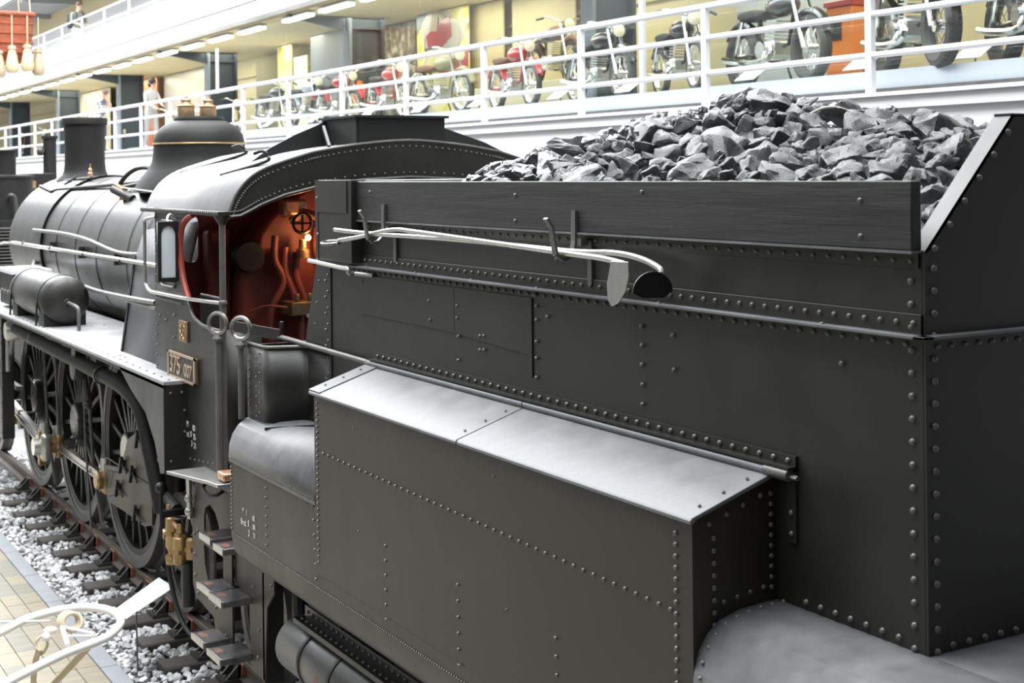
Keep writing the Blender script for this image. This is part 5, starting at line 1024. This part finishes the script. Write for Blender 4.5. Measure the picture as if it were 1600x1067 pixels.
def body(lean=0, arm_l=None, arm_r=None, stride=.06, head_tilt=0, fem=False):
    # faces +x; left is +y
    sh = .165 if fem else .20; hp = .10; lx = lambda z: lean*max(0, z-.95)
    J = {'pelvis': ((0,0,.96), (.135,.11) if not fem else (.14,.12), None), 'waist': ((lx(1.1),0,1.10), (.125,.10) if not fem else (.11,.09), 'pelvis'), 'chest': ((lx(1.32)+.01,0,1.32), (.145,.115) if not fem else (.125,.11), 'waist'),
         'neckb': ((lx(1.48)+.02,0,1.47), .065, 'chest'), 'neck': ((lx(1.55)+.03,0,1.545), .05, 'neckb'), 'head': ((lx(1.64)+.05+head_tilt*.5,0,1.64-head_tilt*.3), (.078,.085), 'neck'), 'crown': ((lx(1.72)+.05+head_tilt,0,1.725-head_tilt*.5), (.068,.075), 'head')}
    for s, nm in ((1,'l'), (-1,'r')):
        J['sho'+nm] = ((lx(1.43),s*sh,1.425), .062, 'chest')
        el, wr = (arm_l if s > 0 else arm_r) or ((lx(1.15)+.0, s*(sh+.06), 1.13), (lx(.9)+.10, s*(sh+.05), .90))
        J['elb'+nm] = (el, .042, 'sho'+nm); J['wri'+nm] = (wr, .028, 'elb'+nm)
        d = (Vector(wr)-Vector(el)).normalized(); side = d.cross(Vector((1,0,0.2))).normalized(); palm = Vector(wr)+d*.07
        J['palm'+nm] = (tuple(palm), .026, 'wri'+nm)
        for k, (o_, l_) in enumerate(((-.028,.07),(-.01,.085),(.01,.08),(.028,.065))):
            J['f%d%s' % (k, nm)] = (tuple(palm + side*o_ + d*l_*.6 + Vector((.012,0,0))), .009, 'palm'+nm); J['g%d%s' % (k, nm)] = (tuple(palm + side*o_*1.1 + d*l_ + Vector((.03,0,-.005))), .008, 'f%d%s' % (k, nm))
        J['th'+nm] = (tuple(Vector(wr)+d*.04+side*-.045+Vector((.02,0,0))), .010, 'wri'+nm)
        J['hip'+nm] = ((0,s*hp,.88), .095, 'pelvis'); J['kne'+nm] = ((.03+s*stride*.5,s*hp,.49), .062, 'hip'+nm); J['ank'+nm] = ((-.02+s*stride,s*hp,.09), .042, 'kne'+nm); J['toe'+nm] = ((.14+s*stride,s*(hp+.02),.035), .035, 'ank'+nm)
    return J
def face(o, hx, hz, hair, style, lean=0):
    m = MB(); m.ball((hx+.085, 0, hz-.01), .018, 8, 6, (1,.7,1.2)); 
    for s in (-1, 1): m.ball((hx, s*.085, hz), .022, 8, 6, (.6,.4,1.2))
    f = m.build('face_features', 'skin'); f.parent = o
    m = MB(); 
    for s in (-1, 1): m.ball((hx+.072, s*.032, hz+.02), .010, 8, 6)
    m.obox((hx+.078, 0, hz-.055), (.012, .045, .010), (0,0,0)); f = m.build('eyes_and_mouth', 'hair_brown'); f.parent = o
    m = MB(); m.ball((hx-.012, 0, hz+.045), .098, 16, 10, (1.03,.98,.88 if style != 'bob' else 1.0))
    if style == 'bob': m.ball((hx-.05, 0, hz-.03), .085, 14, 8, (.9,1.15,1.15))
    h = m.build('hair', hair); h.parent = o
W = hX(236, 200, 5.95)
bw = body(.04, ((.12,.20,1.16),(.30,.14,1.10)), ((.10,-.20,1.16),(.30,-.12,1.06)), .10, 0, True)
def cw(p):
    if p.z < .06: return 3
    if p.z > 1.50 or (p.x > .31 and 1.0 < p.z < 1.25): return 0
    return 2 if p.z < .98 else 1
w = person('person', 'dark-haired person in a grey knit top and grey trousers walking along the lower gallery', (W.x, W.y, 4.43), R(-75), bw, cw, ['skin','knit_grey','trouser_grey','shoe_white'], 1.04); face(w, .09, 1.65, 'hair_dark', 'bob')
W2 = hX(157, 200, 5.95)
bm_ = body(.22, ((.30,.12,1.24),(.32,.02,1.46)), ((.22,-.24,1.16),(.36,-.06,1.18)), .03, .04)
def cm(p):
    if p.z < .07: return 3
    if p.z > 1.49 or (p.x > .24 and p.z > 1.10 and p.z < 1.6): return 0
    return 2 if p.z < .98 else 1
w = person('person', 'person in a blue and white plaid shirt leaning forward with a hand at the face', (W2.x, W2.y, 4.43), R(-70), bm_, cm, ['skin','plaid','denim','bag_black'], 1.06); face(w, .26, 1.63, 'hair_grey', 'short')
W3 = hX(121, 60, 5.95)
b3 = body(.08, ((.10,.26,1.15),(.30,.16,1.08)), ((.10,-.26,1.15),(.30,-.16,1.08)), .05)
def c3(p):
    if p.z < .08: return 3
    if p.z > 1.49 or (p.x > .22 and 1.0 < p.z < 1.2): return 0
    return 2 if p.z < .98 else 1
w = person('person', 'person in an olive jacket with a rucksack at the railing of the upper gallery', (W3.x, W3.y, 7.29), R(-70), b3, c3, ['skin','shirt_olive','shoe_white','bag_black'], 1.05); face(w, .115, 1.65, 'hair_brown', 'short')
bpk = thing('backpack', 'black rucksack worn by the person on the upper gallery', 'backpack', (W3.x, W3.y, 7.29)); ROOTLOC[bpk.name] = Vector((0,0,0)); bpk.rotation_euler.z = R(-70); bpk.scale = (1.05,)*3
MB().box((-.30, -.17, 1.00), (-.11, .17, 1.46)).build('sack', 'bag_black', bpk, bevel=.05); MB().box((-.35, -.13, 1.04), (-.29, .13, 1.25)).build('pocket', 'bag_black', bpk, bevel=.02)
for s in (-1, 1): MB().tube(smooth_path([(-.12, s*.10, 1.44), (.03, s*.12, 1.50), (.16, s*.12, 1.38), (.10, s*.15, 1.15), (-.12, s*.14, 1.05)], 4), .018, 6).build('strap', 'bag_black', bpk)

# ================================================================ balloon basket with sandbags
bk = thing('balloon_basket', 'red-brown wicker balloon basket hanging at the upper left', 'basket', (1.30, 32.1, 6.1)); ROOTLOC[bk.name] = Vector((0,0,0))
ring = lambda w, z, n=10: [(x, y, z) for x, y in rrect(-w, w, -w, w, .16, 4)]
m = MB(); levels = [(.50,.10),(.58,.16),(.63,.28),(.66,.7),(.67,1.10)]; rows = [ring(w_, z_) for w_, z_ in levels]
for a, b in zip(rows, rows[1:]): m.sheet(a + [a[0]], b + [b[0]])
m.add(rows[0], [tuple(range(len(rows[0])))]); m.build('wicker_body', 'wicker', bk)
MB().tube(ring(.68, 1.11), .05, 8, closed=True).build('rim', 'wicker', bk)
for z_ in (.30, .50, .70, .90): MB().tube(ring(.668, z_), .016, 6, closed=True).build('wicker_band', 'wicker', bk)
for sx in (-.6, .6):
    for sy in (-.6, .6): MB().tube([(sx, sy, 1.1), (sx*.3, sy*.3, 8.5)], .012, 6).build('suspension_rope', 'rope', bk)
for (x, y, dz, lab) in ((hY(19, 90, 31.37).x, 31.37, 0, 'beige canvas sandbag hanging second from the left on the balloon basket'), (hY(43, 90, 31.37).x, 31.37, .04, 'pale canvas sandbag hanging in the middle of the balloon basket side'), (hY(60, 90, 31.62).x, 31.62, -.03, 'darker brown sandbag hanging at the right corner of the balloon basket'), (hY(-2, 90, 31.37).x, 31.37, -.1, 'dark sandbag hanging at the left edge of the picture on the balloon basket')):
    sb = thing('sandbag', lab, 'sandbag', (x, y, 5.94+dz), 'sandbags on the balloon basket'); ROOTLOC[sb.name] = Vector((0,0,0))
    MB().lathe([(0,0),(.09,.01),(.13,.07),(.135,.16),(.105,.34),(.07,.50),(.08,.58),(.0,.58)], (0,0,0), 'Z', 14).build('bag', 'sack' if dz > -.02 else 'tan_tube', sb); MB().tube([(0,0,.56),(0,0,1.23-dz)], .012, 6).build('cord', 'rope', sb); MB().tube([(.09*math.cos(a), .09*math.sin(a), .52) for a in [2*PI*k/14 for k in range(14)]], .012, 6, closed=True).build('neck_tie', 'rope', sb)

# ================================================================ other engines at the far left
vb = thing('vertical_boiler', 'black vertical boiler engine with flared chimney at the far left beyond the smokebox', 'engine', (.28, 25.6, 0)); ROOTLOC[vb.name] = Vector((0,0,0))
MB().lathe([(.50,1.0),(.50,2.2),(.46,2.35),(.44,3.0),(.44,3.70),(.46,3.71),(.46,3.75),(.2,3.78),(0,3.78)], (0,0,0), 'Z', 40).build('drum', 'paint_matt', vb)
MB().lathe([(.17,3.76),(.165,4.1),(.18,4.15),(.21,4.19),(.20,4.20),(.15,4.2)], (0,0,0), 'Z', 32).build('chimney', 'paint_matt', vb)
for k in range(14): MB().lathe([(.50,0),(.56,.005),(.56,.02),(.50,.025)], (-.15,-.35,2.15+.055*k), 'Z', 28).build('rib', 'steel_grey', vb)
MB().lathe([(.45,2.1),(.45,3.0),(0,3.0)], (-.15,-.35,0), 'Z', 28).build('ribbed_pump', 'paint_matt', vb)
MB().tube(smooth_path([(-.05,-.48,3.35),(-.05,-.60,3.42),(.03,-.62,3.36),(.05,-.62,2.9),(.05,-.62,2.4)], 4), .035, 10).build('steam_pipe', 'iron_dark', vb)
MB().box((-.8,-1.2,.5), (.8,1.2,1.05)).build('chassis', 'paint_matt', vb); 
for y in (-.8, .8): plain = MB().lathe([(0,-.06),(.5,-.06),(.5,.06),(0,.06)], (-.72, y, .5), 'X', 32).build('wheel', 'iron_dark', vb)
cg = thing('crane_engine', 'black engine with tall post and yellowish number plate behind the chimney', 'engine', (1.52, 28.2, 0)); ROOTLOC[cg.name] = Vector((0,0,0))
MB().box((-.80,-.9,.6), (.55,.9,3.45)).build('cabin', 'paint_matt', cg, bevel=.02); MB().box((-.42,-.92,3.45), (-.05,.6,3.80)).build('roof_box', 'paint_matt', cg, bevel=.02); MB().box((-.72,-.93,3.52), (-.40,-.90,3.66)).build('number_plate', 'brass', cg); MB().box((-.74,-.925,3.45), (-.38,-.60,3.72)).build('plate_holder', 'paint_matt', cg)
MB().lathe([(.13,3.4),(.12,4.2),(.125,4.45),(.15,4.47),(.15,4.52),(0,4.52)], (.05,0,0), 'Z', 24).build('post', 'paint_matt', cg); MB().ball((-.13,-.05,4.22), .08).build('post_lamp', 'iron_dark', cg); MB().box((-.9,-1.0,.3),(.9,1.0,.6)).build('chassis', 'paint_matt', cg)
for y in (-.6, .6): MB().lathe([(0,-.06),(.45,-.06),(.45,.06),(0,.06)], (-.75, y, .45), 'X', 32).build('wheel', 'iron_dark', cg)

# ================================================================ information sign and the white tubular frame in the foreground
sg = thing('information_sign', 'blank white slanted information board on a thin stand beside the track', 'sign', (-1.26, 11.5, -.2))
A, B2, C_, D = hZ(178, 953, .30), hZ(248, 902, .34), hZ(272, 917, .34), hZ(198, 966, .30)
q = [A, B2, C_, D]; dn = Vector((0, 0, .008)); MB().add(q + [p - dn for p in q], [(0,1,2,3),(7,6,5,4)] + [(i, (i+1) % 4, 4+(i+1) % 4, 4+i) for i in range(4)]).build('board', 'sign_white', sg, smooth=0)
for u, v in ((213, 955),): p = hZ(u, v, .31); MB().tube([(p.x, p.y, .31), (p.x+.02, p.y+.05, -.21)], .007, 8).build('stand', 'steel_grey', sg)
MB().box((-1.36, 11.35, -.215), (-1.2, 11.5, -.205)).build('foot', 'steel_grey', sg)
tf = thing('tubular_frame', 'white oval tubular frame with rope knot and tan leg in the lower left foreground', 'frame', (-2.5, 8.6, -.16))
loop = [hZ(u, v, 1.0) for u, v in ((-60,1012),(0,988),(40,968),(85,955),(125,949),(160,951),(184,960),(188,974),(172,992),(150,1003),(100,1022),(50,1046),(0,1072),(-60,1105))]
lp = smooth_path(loop + [Vector((-3.5, 8.0, 1.0)), Vector((-3.65, 8.35, 1.0)), Vector((-3.4, 8.62, 1.0))], 5); MB().tube(lp + [lp[0]], .026, 12).build('hoop', 'white_tube', tf)
MB().tube([hZ(-10, 972, 1.0), hZ(78, 970, 1.0)], .008, 6).tube([hZ(93, 966, 1.0), hZ(106, 1008, 1.0)], .014, 8).tube([hZ(100, 980, 1.0), hZ(148, 990, 1.0)], .010, 8).tube([hZ(104, 994, 1.0), hZ(145, 993, 1.0)], .008, 6).build('cross_bars', 'white_tube', tf)
P0 = hZ(147, 1001, .99); P1 = hZ(88, 1064, .62); d_ = (P1-P0); MB().tube([P0, P1, P0 + d_*((P0.z+.16)/(P0.z-P1.z))], .022, 12).build('leg', 'tan_tube', tf)
for e_ in ((-3.0, 7.95), (-3.4, 8.6)): MB().tube([(e_[0], e_[1], 1.0), (e_[0]-.1, e_[1], -.16)], .022, 10).build('leg', 'tan_tube', tf)
kc = hZ(106, 970, 1.02); 
for k in range(3): MB().tube([(kc.x+.055*math.cos(a)+.01*k, kc.y+.03*math.sin(a)-.02*k, kc.z+.045*math.sin(a)) for a in [2*PI*j/18 for j in range(18)]], .012, 8, closed=True).build('rope_coil', 'rope', tf)
kd = hZ(72, 995, 1.0); MB().ball(hZ(78, 985, 1.0), .035, 10, 8, (1.2,.8,.7)).ball(kd, .03, 10, 8, (.8,1.2,.9)).build('rope_knot', 'white_tube', tf)
MB().tube(smooth_path([hZ(70,990,1.0), hZ(58,1000,.97), hZ(56,1012,.93), hZ(64,1022,.90), hZ(74,1008,.95), hZ(72,995,1.0)], 5), .009, 8).build('rope_loop', 'rope', tf)
MB().tube(smooth_path([hZ(62,1012,.95), hZ(55,1035,.80), hZ(52,1067,.60), hZ(50,1090,.3)], 5), .018, 8).build('hanging_strap', 'rope', tf)
# ================================================================ rivets: the 300 that show largest one by one, the rest joined per part
def seen(r): return r[0].y > 2.9 and (r[0] - CAM).length < 12
RIVS = sorted(RIV, key=lambda r: (r[0]-CAM).length / r[2] if r[3].parent == T else 1e9 + (r[0]-CAM).length)
RK = 1.05
rmesh = MB().dome((0,0,0), (0,0,1), 1.0, .78, 10).mesh('rivet', 'rivet_paint', 60)
def off(o): return ROOTLOC.get(o.name, Vector((0,0,0)))
joined = {}
for i, (p, n, r, part) in enumerate(RIVS):
    if i < 300 and part.parent == T:
        o = bpy.data.objects.new('rivet', rmesh); col.objects.link(o); o.parent = part
        o.matrix_local = Matrix.Translation(p - off(part)) @ n.to_track_quat('Z', 'Y').to_matrix().to_4x4() @ Matrix.Scale(r*RK, 4)
    else: joined.setdefault(part.name, (part, MB()))[1].dome(p, n, r*RK, r*RK*.78, 7)
for part, m in joined.values():
    m.build('rivets', 'rivet_paint', part, smooth=60, kind='stuff')
